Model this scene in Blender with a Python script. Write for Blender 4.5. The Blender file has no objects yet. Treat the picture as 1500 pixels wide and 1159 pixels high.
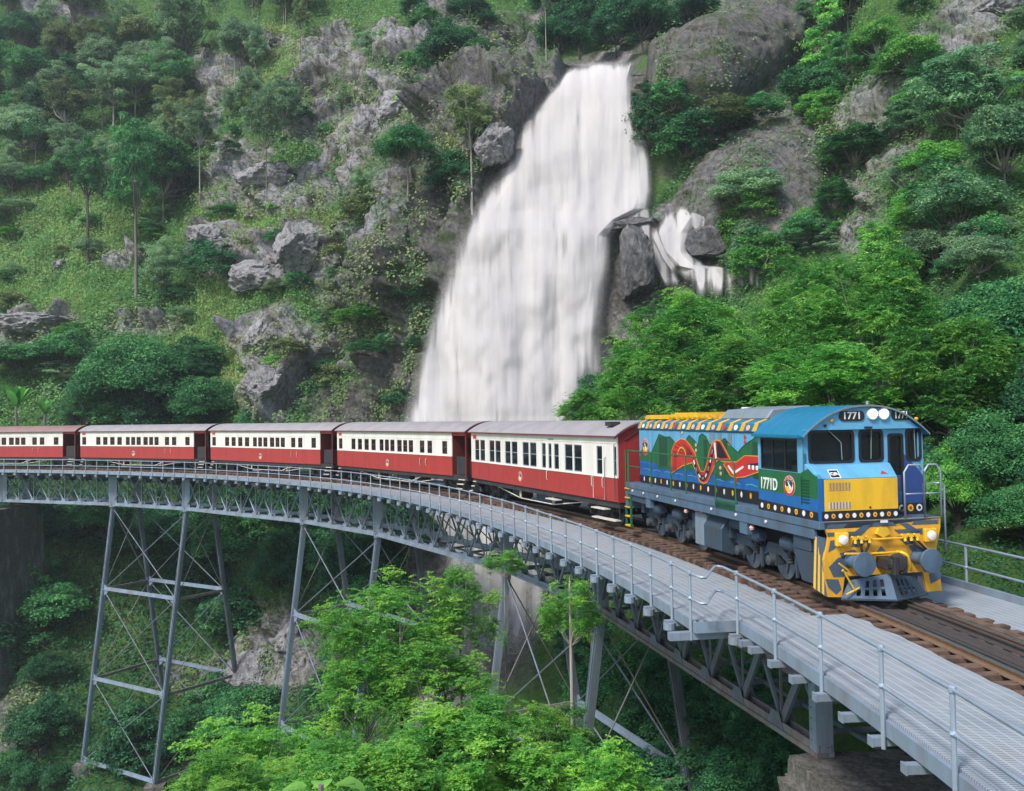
import bpy, math, random
import numpy as np
from math import sin, cos, radians, pi
from mathutils import Vector, Matrix

# ------------------------------------------------------------------ camera
scn = bpy.context.scene
C = scn.collection
FPX = 1312.72                       # focal length in pixels of a 1500 px wide picture
CAM = np.array([17.118, -9.744, 3.782]); YAW, PITCH, ROLL = 1.4413, 0.0289, -0.0181
_f = np.array([-sin(YAW)*cos(PITCH), cos(YAW)*cos(PITCH), sin(PITCH)])
_r = np.array([cos(YAW), sin(YAW), 0.0]); _u = np.cross(_r, _f)
RT = cos(ROLL)*_r + sin(ROLL)*_u; UP = -sin(ROLL)*_r + cos(ROLL)*_u; FW = _f
cd = bpy.data.cameras.new('camera'); cam = bpy.data.objects.new('camera', cd); C.objects.link(cam)
cd.sensor_width = 36; cd.lens = FPX/1500*36; cd.clip_start = .3; cd.clip_end = 3000
cam.matrix_world = Matrix(((RT[0], UP[0], -FW[0], CAM[0]), (RT[1], UP[1], -FW[1], CAM[1]), (RT[2], UP[2], -FW[2], CAM[2]), (0, 0, 0, 1)))
scn.camera = cam

# ------------------------------------------------------------------ light
SUN_DIR = Vector((0.55, -0.62, 0.95)).normalized()      # towards the sun
w = bpy.data.worlds.new('World'); scn.world = w; w.use_nodes = True
nt = w.node_tree; bg = nt.nodes['Background']
sky = nt.nodes.new('ShaderNodeTexSky'); sky.sky_type = 'NISHITA'; sky.sun_disc = False
sky.sun_elevation = math.asin(SUN_DIR.z); sky.sun_rotation = math.atan2(SUN_DIR.x, SUN_DIR.y)
sky.dust_density = 1.5; sky.air_density = 1.0
nt.links.new(sky.outputs[0], bg.inputs[0]); bg.inputs[1].default_value = 0.125
sl = bpy.data.lights.new('sun', 'SUN'); sl.energy = 2.6; sl.angle = radians(12); sl.color = (1, .965, .92)
so = bpy.data.objects.new('sun', sl); C.objects.link(so); so.rotation_euler = SUN_DIR.to_track_quat('Z', 'Y').to_euler()
vs = scn.view_settings; vs.view_transform = 'Standard'; vs.look = 'None'; vs.gamma = 1; vs.exposure = 0.74
try:
    scn.cycles.use_denoising = True; scn.cycles.max_bounces = 6; scn.cycles.transparent_max_bounces = 12
    scn.cycles.diffuse_bounces = 3; scn.cycles.caustics_reflective = False; scn.cycles.caustics_refractive = False
except Exception: pass

# ------------------------------------------------------------------ helpers
RNG = np.random.default_rng(7); random.seed(7)
R0, GR = 77.336, -0.0058
def T(s, o, z):
    a = s/R0
    return Vector(((R0+o)*sin(a), (R0+o)*cos(a)-R0, z+GR*s))
def so_of(P):
    a = math.atan2(P[0], P[1]+R0); return a*R0, math.hypot(P[0], P[1]+R0)-R0
def at(px, py, d):
    """world point d metres in front of the camera seen in direction (px, py)"""
    return CAM + (FW + (px-750)/FPX*RT - (py-579.5)/FPX*UP)*d

def tag(o, label=None, cat=None, group=None, kind=None):
    if label: o['label'] = label
    if cat: o['category'] = cat
    if group: o['group'] = group
    if kind: o['kind'] = kind
    return o
def empty(name, loc=(0, 0, 0), rz=0, scale=None, parent=None):
    o = bpy.data.objects.new(name, None); C.objects.link(o); o.location = loc; o.rotation_euler = (0, 0, rz)
    o.empty_display_size = .2
    if scale: o.scale = (scale,)*3 if not hasattr(scale, '__len__') else scale
    if parent: o.parent = parent
    return o
def copy_tree(o, parent=None):
    c = o.copy(); C.objects.link(c); c.parent = parent
    for ch in list(o.children): copy_tree(ch, c)
    return c

def link(name, me, m, parent=None, smooth=False):
    if m and not me.materials: me.materials.append(m)
    if smooth: me.polygons.foreach_set('use_smooth', [True]*len(me.polygons))
    o = bpy.data.objects.new(name, me); C.objects.link(o)
    if parent: o.parent = parent
    return o

class MB:
    def __init__(s): s.v = []; s.f = []
    def add(s, vs_, fs):
        n = len(s.v); s.v += [tuple(v) for v in vs_]; s.f += [tuple(i+n for i in f) for f in fs]; return s
    def hexa(s, p):   # 4 bottom, 4 top
        return s.add(p, [(3,2,1,0),(4,5,6,7),(0,1,5,4),(1,2,6,5),(2,3,7,6),(3,0,4,7)])
    def box(s, x0, x1, y0, y1, z0, z1):
        return s.hexa([(x0,y0,z0),(x1,y0,z0),(x1,y1,z0),(x0,y1,z0),(x0,y0,z1),(x1,y0,z1),(x1,y1,z1),(x0,y1,z1)])
    def bar(s, p, q, w, h, up=(0, 0, 1)):
        p = Vector(p); q = Vector(q); d = (q-p).normalized(); up = Vector(up)
        a = d.cross(up)
        if a.length < 1e-4: a = d.cross(Vector((1, 0, 0)))
        a.normalize(); b = a.cross(d).normalized(); a = a*w/2; b = b*h/2
        return s.hexa([p-a-b, p+a-b, q+a-b, q-a-b, p-a+b, p+a+b, q+a+b, q-a+b])
    def tube(s, pts, r, n=8, cap=True):
        pts = [Vector(p) for p in pts]; rs = r if hasattr(r, '__len__') else [r]*len(pts)
        base = len(s.v); prev = None
        for i, p in enumerate(pts):
            d = (pts[min(i+1, len(pts)-1)]-pts[max(i-1, 0)]).normalized()
            a = prev if prev is not None else (Vector((0, 0, 1)) if abs(d.z) < .9 else Vector((1, 0, 0)))
            a = (a-d*a.dot(d)).normalized(); prev = a; b = d.cross(a)
            for k in range(n):
                t = 2*pi*k/n; s.v.append(tuple(p+(a*cos(t)+b*sin(t))*rs[i]))
        for i in range(len(pts)-1):
            for k in range(n):
                k2 = (k+1) % n; o = base+i*n
                s.f.append((o+k, o+k2, o+n+k2, o+n+k))
        if cap:
            s.f.append(tuple(base+k for k in range(n))[::-1]); s.f.append(tuple(base+(len(pts)-1)*n+k for k in range(n)))
        return s
    def cyl(s, c, axis, r, h, n=20):
        c = Vector(c); a = Vector(axis).normalized(); return s.tube([c-a*h/2, c+a*h/2], r, n)
    def lathe(s, prof, c, axis='x', n=24):
        """prof: (along, radius)"""
        base = len(s.v)
        for (h, r) in prof:
            for k in range(n):
                t = 2*pi*k/n; a, b = r*cos(t), r*sin(t)
                p = {'x': (h, a, b), 'y': (a, h, b), 'z': (a, b, h)}[axis]
                s.v.append((c[0]+p[0], c[1]+p[1], c[2]+p[2]))
        for i in range(len(prof)-1):
            for k in range(n):
                k2 = (k+1) % n; o = base+i*n; s.f.append((o+k, o+k2, o+n+k2, o+n+k))
        s.f.append(tuple(base+k for k in range(n))); s.f.append(tuple(base+(len(prof)-1)*n+k for k in range(n)))
        return s
    def prism(s, poly, a0, a1, fn):
        """poly of (u,v), extruded a0..a1; fn(u,v,a)->point"""
        n = len(poly); base = len(s.v)
        for a in (a0, a1):
            for (u, v) in poly: s.v.append(tuple(fn(u, v, a)))
        s.f.append(tuple(base+i for i in range(n))); s.f.append(tuple(base+n+i for i in range(n))[::-1])
        for i in range(n):
            j = (i+1) % n; s.f.append((base+i, base+n+i, base+n+j, base+j))
        return s
    def build(s, name, m, parent=None, smooth=False, bevel=0, label=None):
        me = bpy.data.meshes.new(name); me.from_pydata(s.v, [], s.f); me.update()
        import bmesh
        b = bmesh.new(); b.from_mesh(me); bmesh.ops.recalc_face_normals(b, faces=b.faces)
        if bevel:
            bmesh.ops.bevel(b, geom=[e for e in b.edges if len(e.link_faces) == 2 and e.calc_face_angle(0) > .5], offset=bevel, segments=1, affect='EDGES')
        b.to_mesh(me); b.free()
        o = link(name, me, m, parent, smooth)
        if label: o['label'] = label
        return o

# ------------------------------------------------------------------ materials
def nodes(name):
    m = bpy.data.materials.new(name); m.use_nodes = True; t = m.node_tree
    return m, t, t.nodes['Principled BSDF']
def N(t, typ, **kw):
    n = t.nodes.new(typ)
    for k, v in kw.items():
        if k in n.inputs: n.inputs[k].default_value = v
        else: setattr(n, k, v)
    return n
def ramp(t, src, stops):
    n = t.nodes.new('ShaderNodeValToRGB'); e = n.color_ramp.elements
    while len(e) < len(stops): e.new(.5)
    for i, (p, c) in enumerate(stops):
        e[i].position = p; e[i].color = (*c, 1) if len(c) == 3 else c
    t.links.new(src, n.inputs[0]); return n.outputs[0]
def mixc(t, fac, a, b, mode='MIX'):
    n = t.nodes.new('ShaderNodeMix'); n.data_type = 'RGBA'; n.blend_type = mode
    for sock, v in ((n.inputs[0], fac), (n.inputs[6], a), (n.inputs[7], b)):
        if hasattr(v, 'links') or hasattr(v, 'is_output'): t.links.new(v, sock)
        elif isinstance(v, (int, float)): sock.default_value = v
        else: sock.default_value = (*v, 1)
    return n.outputs[2]
def paint(name, col, dirt=(.10, .085, .07), amt=.35, rough=.5, metal=0, scale=2.5, bump=.15, streak=True):
    """painted or bare surface with procedural grime"""
    m, t, p = nodes(name)
    tc = N(t, 'ShaderNodeTexCoord'); mp = N(t, 'ShaderNodeMapping')
    if streak: mp.inputs['Scale'].default_value = (1, 1, .25)
    t.links.new(tc.outputs['Object'], mp.inputs[0])
    n1 = N(t, 'ShaderNodeTexNoise', Scale=scale, Detail=8, Roughness=.65); t.links.new(mp.outputs[0], n1.inputs['Vector'])
    n2 = N(t, 'ShaderNodeTexNoise', Scale=scale*9, Detail=5); t.links.new(tc.outputs['Object'], n2.inputs['Vector'])
    f = ramp(t, n1.outputs[0], [(.42, (0, 0, 0)), (.75, (amt,)*3)])
    base = mixc(t, .18, col, n2.outputs[1], 'SOFT_LIGHT')
    c = mixc(t, f, base, dirt)
    t.links.new(c, p.inputs['Base Color']); p.inputs['Metallic'].default_value = metal
    r = ramp(t, n1.outputs[0], [(.3, (rough,)*3), (.8, (min(1, rough+.25),)*3)]); t.links.new(r, p.inputs['Roughness'])
    b = N(t, 'ShaderNodeBump', Strength=bump, Distance=.02); t.links.new(n2.outputs[0], b.inputs['Height']); t.links.new(b.outputs[0], p.inputs['Normal'])
    return m
M = {}
M['steel'] = paint('galvanised_steel', (.26, .335, .43), (.15, .115, .09), .75, .5, .3, 1.2)
M['steel_dark'] = paint('darker_steel', (.16, .195, .25), (.10, .07, .05), .8, .6, .2, 1.4)  # darker copy of the steel for far legs, bracing and the near lattice
M['rust_chord'] = paint('rusty_steel', (.20, .20, .20), (.13, .075, .04), .95, .75, .1, 2)
M['tube'] = paint('handrail_steel', (.38, .46, .56), (.2, .17, .14), .55, .4, .5, 3)
M['rail'] = paint('rusty_rail', (.20, .125, .075), (.09, .055, .035), .6, .7, .2, 3)
M['railtop'] = paint('polished_rail_head', (.42, .48, .55), (.2, .18, .17), .3, .25, .9, 5)
M['wood'] = paint('sleeper_wood', (.15, .092, .065), (.025, .02, .018), .95, .9, 0, 4, .5, False)
M['wood_dark'] = paint('dark_plank', (.055, .045, .042), (.03, .025, .02), .5, .85, 0, 3, .5, False)
M['red'] = paint('maroon_paint', (.36, .035, .03), (.16, .03, .025), .45, .38, 0, 1.2)
M['reddark'] = paint('dark_maroon_paint', (.16, .022, .02), (.05, .02, .02), .5, .5, 0, 1.2)
M['cream'] = paint('cream_paint', (.74, .725, .66), (.42, .38, .32), .45, .45, 0, 1.2)
M['roofg'] = paint('grey_roof_paint', (.30, .28, .29), (.17, .15, .15), .6, .6, 0, .9, .1, False)
M['roofb'] = paint('brown_roof_paint', (.26, .16, .15), (.15, .09, .085), .6, .6, 0, .9, .1, False)
M['black'] = paint('black_running_gear', (.02, .021, .024), (.06, .05, .04), .7, .6, 0, 3)
M['wheel'] = paint('wheel_steel', (.07, .085, .10), (.05, .04, .035), .6, .45, .4, 4)
M['bogie'] = paint('grey_blue_bogie', (.035, .062, .095), (.05, .045, .04), .65, .5, .1, 3)
M['frame'] = paint('grey_blue_frame', (.075, .135, .205), (.05, .04, .035), .7, .45, 0, 2)
M['tread'] = paint('step_tread', (.62, .58, .5), (.2, .16, .12), .5, .6, 0, 6)
M['skyblue'] = paint('sky_blue_paint', (.12, .38, .60), (.07, .17, .25), .5, .35, 0, 1.5)
M['roofblue'] = paint('turquoise_roof_paint', (.006, .165, .30), (.02, .12, .2), .3, .35, 0, 1.5)
M['seablue'] = paint('sea_blue_paint', (.010, .125, .37), (.02, .05, .13), .5, .35, 0, 1.5)
M['green'] = paint('hill_green_paint', (.012, .13, .045), (.02, .05, .025), .55, .35, 0, 1.5)
M['dkgreen'] = paint('dark_green_paint', (.008, .06, .03), (.02, .04, .02), .4, .45, 0, 1.5)
M['yellow'] = paint('yellow_paint', (.80, .47, .02), (.3, .17, .04), .5, .4, 0, 2)
M['orange'] = paint('amber_paint', (.78, .40, .02), (.25, .13, .03), .6, .4, 0, 2)
M['stripegrey'] = paint('slate_stripe_paint', (.06, .10, .15), (.05, .05, .05), .4, .45, 0, 2)
M['navy'] = paint('navy_paint', (.025, .06, .22), (.03, .04, .1), .3, .4, 0, 2)
M['white'] = paint('white_paint', (.78, .76, .74), (.5, .45, .4), .2, .4, 0, 3)
M['red2'] = paint('bright_red_paint', (.55, .03, .025), (.2, .02, .02), .3, .4, 0, 3)
M['blackpaint'] = paint('black_paint', (.012, .012, .016), (.03, .03, .03), .3, .35, 0, 3)
M['pink'] = paint('pale_pink_paint', (.72, .38, .33), (.5, .3, .25), .2, .4, 0, 3)
M['hatch'] = paint('grey_cowl_paint', (.17, .22, .26), (.1, .1, .1), .4, .5, 0, 2)
M['rubber'] = paint('black_hose', (.012, .012, .013), (.03, .03, .03), .3, .7, 0, 5)

def glass(name, col, alpha, rough=.05):
    m, t, p = nodes(name); p.inputs['Base Color'].default_value = (*col, 1); p.inputs['Roughness'].default_value = rough
    p.inputs['Alpha'].default_value = alpha; p.inputs['Specular IOR Level'].default_value = .6
    return m
M['glass'] = glass('tinted_window_glass', (.012, .018, .02), .58)
M['glass2'] = glass('cab_window_glass', (.01, .015, .016), .5)
m, t, p = nodes('lit_headlight'); p.inputs['Base Color'].default_value = (.9, .88, .85, 1)
p.inputs['Emission Color'].default_value = (1, .95, .9, 1); p.inputs['Emission Strength'].default_value = 1.6; M['lamp'] = m
M['lens'] = paint('white_lamp_lens', (.8, .78, .75), (.6, .5, .4), .1, .15, 0, 4)

def concrete():
    m, t, p = nodes('stained_concrete')
    tc = N(t, 'ShaderNodeTexCoord'); mp = N(t, 'ShaderNodeMapping'); mp.inputs['Scale'].default_value = (1, 1, .3); t.links.new(tc.outputs['Object'], mp.inputs[0])
    a = N(t, 'ShaderNodeTexNoise', Scale=1.6, Detail=10, Roughness=.7); t.links.new(mp.outputs[0], a.inputs['Vector'])
    b = N(t, 'ShaderNodeTexNoise', Scale=9, Detail=8, Roughness=.7); t.links.new(tc.outputs['Object'], b.inputs['Vector'])
    c1 = ramp(t, a.outputs[0], [(.34, (.018, .018, .015)), (.5, (.06, .056, .045)), (.66, (.24, .225, .20))])
    c2 = ramp(t, b.outputs[0], [(.35, (.02, .019, .017)), (.6, (.26, .245, .22))])
    t.links.new(mixc(t, .4, c1, c2), p.inputs['Base Color']); p.inputs['Roughness'].default_value = .95
    bm = N(t, 'ShaderNodeBump', Strength=.8, Distance=.06); t.links.new(b.outputs[0], bm.inputs['Height']); t.links.new(bm.outputs[0], p.inputs['Normal'])
    return m
M['concrete'] = concrete()

def grating():
    m, t, p = nodes('walkway_grating')
    uv = N(t, 'ShaderNodeUVMap'); sx = N(t, 'ShaderNodeSeparateXYZ'); t.links.new(uv.outputs[0], sx.inputs[0])
    def stripes(sock, per, duty):
        a = N(t, 'ShaderNodeMath', operation='MULTIPLY'); a.inputs[1].default_value = 1/per; t.links.new(sock, a.inputs[0])
        f = N(t, 'ShaderNodeMath', operation='FRACT'); t.links.new(a.outputs[0], f.inputs[0])
        g = N(t, 'ShaderNodeMath', operation='GREATER_THAN'); g.inputs[1].default_value = duty; t.links.new(f.outputs[0], g.inputs[0]); return g.outputs[0]
    s1 = stripes(sx.outputs[0], .055, .62); s2 = stripes(sx.outputs[1], .16, .84)
    tc = N(t, 'ShaderNodeTexCoord'); n = N(t, 'ShaderNodeTexNoise', Scale=1.3, Detail=7); t.links.new(tc.outputs['Object'], n.inputs['Vector'])
    base = ramp(t, n.outputs[0], [(.3, (.27, .305, .325)), (.55, (.39, .43, .45)), (.8, (.31, .30, .27))])
    c = mixc(t, s1, base, (.17, .18, .22)); c = mixc(t, s2, c, (.40, .435, .455))
    t.links.new(c, p.inputs['Base Color']); p.inputs['Roughness'].default_value = .6; p.inputs['Metallic'].default_value = .1
    bm = N(t, 'ShaderNodeBump', Strength=.3, Distance=.01); t.links.new(s1, bm.inputs['Height']); t.links.new(bm.outputs[0], p.inputs['Normal'])
    return m
M['grating'] = grating()

def terrain_mat():
    m, t, p = nodes('hillside_ground')
    tc = N(t, 'ShaderNodeTexCoord'); o = tc.outputs['Object']
    rk = N(t, 'ShaderNodeAttribute', attribute_name='rock'); dr = N(t, 'ShaderNodeAttribute', attribute_name='dry'); mo = N(t, 'ShaderNodeAttribute', attribute_name='wet')
    n1 = N(t, 'ShaderNodeTexNoise', Scale=.35, Detail=12, Roughness=.7); t.links.new(o, n1.inputs['Vector'])
    n2 = N(t, 'ShaderNodeTexNoise', Scale=2.2, Detail=10, Roughness=.75); t.links.new(o, n2.inputs['Vector'])
    mp = N(t, 'ShaderNodeMapping'); mp.inputs['Scale'].default_value = (1, 1, .35); mp.inputs['Rotation'].default_value = (.5, .2, 0); t.links.new(o, mp.inputs[0])
    v = N(t, 'ShaderNodeTexVoronoi', feature='DISTANCE_TO_EDGE', Scale=.55); t.links.new(mixc(t, .35, mp.outputs[0], n2.outputs[1], 'ADD'), v.inputs['Vector'])
    rock = ramp(t, n2.outputs[0], [(.28, (.10, .095, .10)), (.42, (.24, .23, .24)), (.54, (.37, .35, .355)), (.70, (.56, .52, .51))])
    tone = ramp(t, n1.outputs[0], [(.35, (.75, .78, .85)), (.5, (1, 1, 1)), (.62, (1.18, 1.0, .93)), (.75, (.6, .58, .55))])
    rock = mixc(t, 1, rock, tone, 'MULTIPLY')
    crack = ramp(t, v.outputs[0], [(0, (.2, .2, .2)), (.035, (.75, .75, .75)), (.10, (1, 1, 1))]); rock = mixc(t, .6, rock, crack, 'MULTIPLY')
    wetc = ramp(t, n2.outputs[0], [(.32, (.03, .033, .034)), (.45, (.085, .085, .085)), (.6, (.15, .13, .10)), (.75, (.26, .25, .25))])
    rock = mixc(t, mo.outputs['Fac'], rock, wetc)
    moss = ramp(t, n1.outputs[0], [(.5, (0, 0, 0)), (.62, (.75, .75, .75))])
    rock = mixc(t, moss, rock, (.045, .075, .02))
    g = ramp(t, n2.outputs[0], [(.3, (.03, .07, .02)), (.5, (.07, .15, .035)), (.7, (.12, .2, .05))])
    d = ramp(t, n2.outputs[0], [(.3, (.10, .11, .04)), (.5, (.17, .19, .06)), (.7, (.25, .2, .13))])
    g = mixc(t, dr.outputs['Fac'], g, d)
    t.links.new(mixc(t, rk.outputs['Fac'], g, rock), p.inputs['Base Color']); p.inputs['Roughness'].default_value = .95
    p.inputs['Specular IOR Level'].default_value = .15
    b = N(t, 'ShaderNodeBump', Strength=.9, Distance=.5); t.links.new(n2.outputs[0], b.inputs['Height'])
    b2 = N(t, 'ShaderNodeBump', Strength=.4, Distance=.2); t.links.new(mixc(t, rk.outputs['Fac'], (1, 1, 1), crack), b2.inputs['Height']); t.links.new(b.outputs[0], b2.inputs['Normal'])
    t.links.new(b2.outputs[0], p.inputs['Normal'])
    return m
M['terrain'] = terrain_mat()

def rock_mat(name, lo, mid, hi, moss=.3):
    m, t, p = nodes(name)
    tc = N(t, 'ShaderNodeTexCoord'); o = tc.outputs['Object']
    n1 = N(t, 'ShaderNodeTexNoise', Scale=.5, Detail=10, Roughness=.7); t.links.new(o, n1.inputs['Vector'])
    mp = N(t, 'ShaderNodeMapping'); mp.inputs['Scale'].default_value = (1, 1, .6); mp.inputs['Rotation'].default_value = (.6, .3, 0); t.links.new(o, mp.inputs[0])
    n2 = N(t, 'ShaderNodeTexNoise', Scale=2.4, Detail=12, Roughness=.75); t.links.new(mp.outputs[0], n2.inputs['Vector'])
    c = ramp(t, n2.outputs[0], [(.3, lo), (.5, mid), (.7, hi)])
    ms = ramp(t, n1.outputs[0], [(.52, (0, 0, 0)), (.64, (moss,)*3)]); c = mixc(t, ms, c, (.05, .075, .025))
    t.links.new(c, p.inputs['Base Color']); p.inputs['Roughness'].default_value = .9; p.inputs['Specular IOR Level'].default_value = .2
    b = N(t, 'ShaderNodeBump', Strength=1, Distance=.35); t.links.new(n2.outputs[0], b.inputs['Height']); t.links.new(b.outputs[0], p.inputs['Normal'])
    return m
M['boulder'] = rock_mat('grey_boulder', (.10, .098, .105), (.29, .28, .285), (.52, .49, .48))
M['darkrock'] = rock_mat('dark_wet_rock', (.05, .052, .055), (.14, .135, .14), (.30, .285, .29), .5)

def leaf_mat(name, dark, mid, light, trans=.35, rnd=.25, rough=.6):
    m = bpy.data.materials.new(name); m.use_nodes = True; t = m.node_tree; p = t.nodes['Principled BSDF']
    a = N(t, 'ShaderNodeAttribute', attribute_name='tint')
    oi = N(t, 'ShaderNodeObjectInfo')
    c = ramp(t, a.outputs['Fac'], [(.0, dark), (.5, mid), (1., light)])
    hv = N(t, 'ShaderNodeHueSaturation')
    mr = N(t, 'ShaderNodeMapRange'); mr.inputs[3].default_value = 1-rnd; mr.inputs[4].default_value = 1+rnd
    t.links.new(oi.outputs['Random'], mr.inputs[0]); t.links.new(mr.outputs[0], hv.inputs['Value']); t.links.new(c, hv.inputs['Color'])
    t.links.new(hv.outputs[0], p.inputs['Base Color']); p.inputs['Roughness'].default_value = rough; p.inputs['Specular IOR Level'].default_value = .25
    tr = N(t, 'ShaderNodeBsdfTranslucent'); t.links.new(hv.outputs[0], tr.inputs[0])
    mx = N(t, 'ShaderNodeMixShader'); mx.inputs[0].default_value = trans
    t.links.new(p.outputs[0], mx.inputs[1]); t.links.new(tr.outputs[0], mx.inputs[2])
    t.links.new(mx.outputs[0], t.nodes['Material Output'].inputs[0])
    return m
M['leaf_dense'] = leaf_mat('rainforest_leaves', (.022, .11, .045), (.065, .25, .085), (.17, .43, .13))
M['leaf_bright'] = leaf_mat('bright_green_leaves', (.045, .20, .045), (.14, .44, .08), (.38, .68, .13), .44)
M['leaf_cover'] = leaf_mat('low_green_leaves', (.04, .14, .055), (.12, .29, .10), (.26, .44, .16))
M['leaf_lime'] = leaf_mat('yellow_green_leaves', (.055, .22, .045), (.17, .47, .08), (.44, .72, .12), .47)
M['leaf_gum'] = leaf_mat('grey_green_gum_leaves', (.11, .22, .13), (.22, .38, .20), (.36, .52, .26), .45)
M['leaf_blue'] = leaf_mat('blue_green_leaves', (.05, .16, .08), (.13, .31, .14), (.27, .47, .21))
M['leaf_olive'] = leaf_mat('olive_leaves', (.08, .13, .05), (.17, .25, .09), (.33, .38, .15))
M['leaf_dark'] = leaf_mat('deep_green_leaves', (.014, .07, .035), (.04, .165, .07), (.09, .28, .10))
M['grass'] = leaf_mat('hill_grass_blades', (.07, .21, .06), (.20, .41, .11), (.38, .52, .18), .4, .0)
M['tyre'] = paint('wheel_tyre', (.20, .25, .30), (.06, .05, .04), .5, .35, .7, 6)
M['bark'] = paint('grey_bark', (.20, .175, .155), (.07, .055, .045), .8, .9, 0, 2, .6)
M['bark_pale'] = paint('pale_bark', (.38, .35, .31), (.15, .12, .10), .7, .9, 0, 2, .6)
M['bark_dark'] = paint('dark_bark', (.07, .06, .05), (.03, .025, .02), .7, .9, 0, 2, .6)

# ------------------------------------------------------------------ numpy noise
def _h(i, j, k, seed=0):
    n = (i.astype(np.int64)*73856093) ^ (j.astype(np.int64)*19349663) ^ (k.astype(np.int64)*83492791) ^ (seed*2654435761)
    n = (n ^ (n >> 13))*1274126177; n = n ^ (n >> 16); n = (n*2246822519) & 0xffffffff; n = n ^ (n >> 15)
    return (n & 0xffffff)/float(0xffffff)
def vnoise(P, scale, seed=0):
    q = P*scale; i = np.floor(q); f = q-i; f = f*f*(3-2*f); i = i.astype(np.int64); out = 0
    for dx in (0, 1):
        for dy in (0, 1):
            for dz in (0, 1):
                wgt = (f[:, 0] if dx else 1-f[:, 0])*(f[:, 1] if dy else 1-f[:, 1])*(f[:, 2] if dz else 1-f[:, 2])
                out = out+wgt*_h(i[:, 0]+dx, i[:, 1]+dy, i[:, 2]+dz, seed)
    return out*2-1
def fbm(P, scale, octv=4, seed=0, gain=.5):
    a, s, o = 1., scale, 0.
    for k in range(octv): o = o+a*vnoise(P, s, seed+k); a *= gain; s *= 2.03
    return o
def facets(P, scale, seed=0, tilt=.6, stretch=(1, 1, 1)):
    """blocky broken-rock relief: every voronoi cell is a tilted slab"""
    q = P*scale*np.array(stretch); i = np.floor(q).astype(np.int64); best = np.full(len(P), 9e9); val = np.zeros(len(P))
    for dx in (-1, 0, 1):
        for dy in (-1, 0, 1):
            for dz in (-1, 0, 1):
                c = [i[:, 0]+dx, i[:, 1]+dy, i[:, 2]+dz]
                ctr = np.stack([c[n]+_h(*c, seed+n) for n in range(3)], 1); df = q-ctr; d = (df**2).sum(1)
                g = np.stack([_h(*c, seed+5+n)*2-1 for n in range(3)], 1)
                v_ = _h(*c, seed+9)*2-1+tilt*(df*g).sum(1)*2
                m_ = d < best; best[m_] = d[m_]; val[m_] = v_[m_]
    return val

# ------------------------------------------------------------------ terrain of the gorge
# section lines through the gorge: direction (px) -> list of (elevation line y, distance)
SEC = {
 -700: [(2600,16),(1900,30),(1330,52),(1159,66),(1030,80),(900,90),(800,99),(735,106),(640,114),(520,124),(400,136),(250,152),(100,172),(-60,196),(-260,230)],
 0: [(2600,10),(1900,20),(1330,56),(1159,70),(1030,78),(900,84),(800,89),(735,93),(640,98),(520,106),(400,118),(250,135),(100,155),(-60,180),(-260,215)],
 250: [(2600,10),(1900,20),(1400,38),(1230,62),(1140,71),(1060,76.5),(980,81),(880,85),(760,89),(650,94),(560,101),(440,112),(300,126),(180,140),(40,156),(-100,180),(-260,205)],
 450: [(2600,10),(1700,28),(1250,47),(1120,63),(1000,71),(880,78),(760,82),(650,86),(560,91),(450,97),(340,103),(250,111),(120,122),(20,136),(-100,155),(-260,190)],
 600: [(2600,10),(1600,28),(1250,45),(1080,56),(950,65),(800,71),(700,75),(620,78),(520,81),(400,85),(300,90),(200,98),(90,108),(0,122),(-100,140),(-260,175)],
 700: [(2600,10),(1500,28),(1200,44),(1050,55),(940,62),(800,68),(700,72),(610,75),(500,77.5),(400,80),(335,82.5),(310,84.5),(220,88),(140,93),(75,105),(0,119),(-100,138),(-260,172)],
 850: [(2600,10),(1500,26),(1200,42),(1050,53),(940,60),(800,66),(700,70.5),(610,73.5),(500,76),(400,78.5),(335,81),(310,83),(220,86.5),(140,91.5),(90,97),(77,112),(20,121),(-100,136),(-260,170)],
 960: [(2600,10),(1400,23),(1180,36),(1000,46),(900,53),(800,59),(700,64),(600,68),(500,72),(410,76),(335,79),(305,81),(220,84.5),(140,88),(80,92),(20,104),(-100,124),(-260,160)],
 1050: [(2600,9),(1300,21),(1130,32),(950,42),(850,49),(740,55),(640,61),(540,66),(440,72),(400,75),(330,78),(250,81),(150,85),(60,89),(0,99),(-100,116),(-260,150)],
 1200: [(2600,7),(1500,13.5),(1200,21),(1050,27),(950,31.5),(850,36),(740,43),(620,50),(520,58),(420,66),(320,74),(220,82),(120,90),(20,99),(-100,116),(-260,150)],
 1330: [(2600,6.5),(1500,11.5),(1200,18),(1050,21.5),(950,24),(870,27),(740,34),(620,42),(520,50),(400,58),(280,66),(160,75),(40,86),(-100,104),(-260,135)],
 1450: [(2600,5.5),(1500,10),(1200,14.8),(1010,19.2),(950,20.5),(880,22.6),(800,25.5),(700,31),(600,37),(500,43),(380,50),(260,58),(140,68),(20,79),(-100,96),(-260,125)],
 1750: [(2600,5),(1700,7.6),(1300,12.5),(1100,15.5),(950,18),(850,20.5),(700,27),(560,34),(400,42),(250,52),(100,63),(-60,78),(-260,110)],
 2400: [(2600,5),(1700,7.6),(1300,12),(1100,15),(950,17.5),(850,20),(700,26),(560,33),(400,41),(250,50),(100,61),(-60,76),(-260,105)],
}
_px = np.array(sorted(SEC))
def _pf(px):
    pts = sorted(SEC[px]); return np.array([a for a, b in pts], float), np.array([b for a, b in pts], float)
_prof = [_pf(px) for px in _px]
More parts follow.
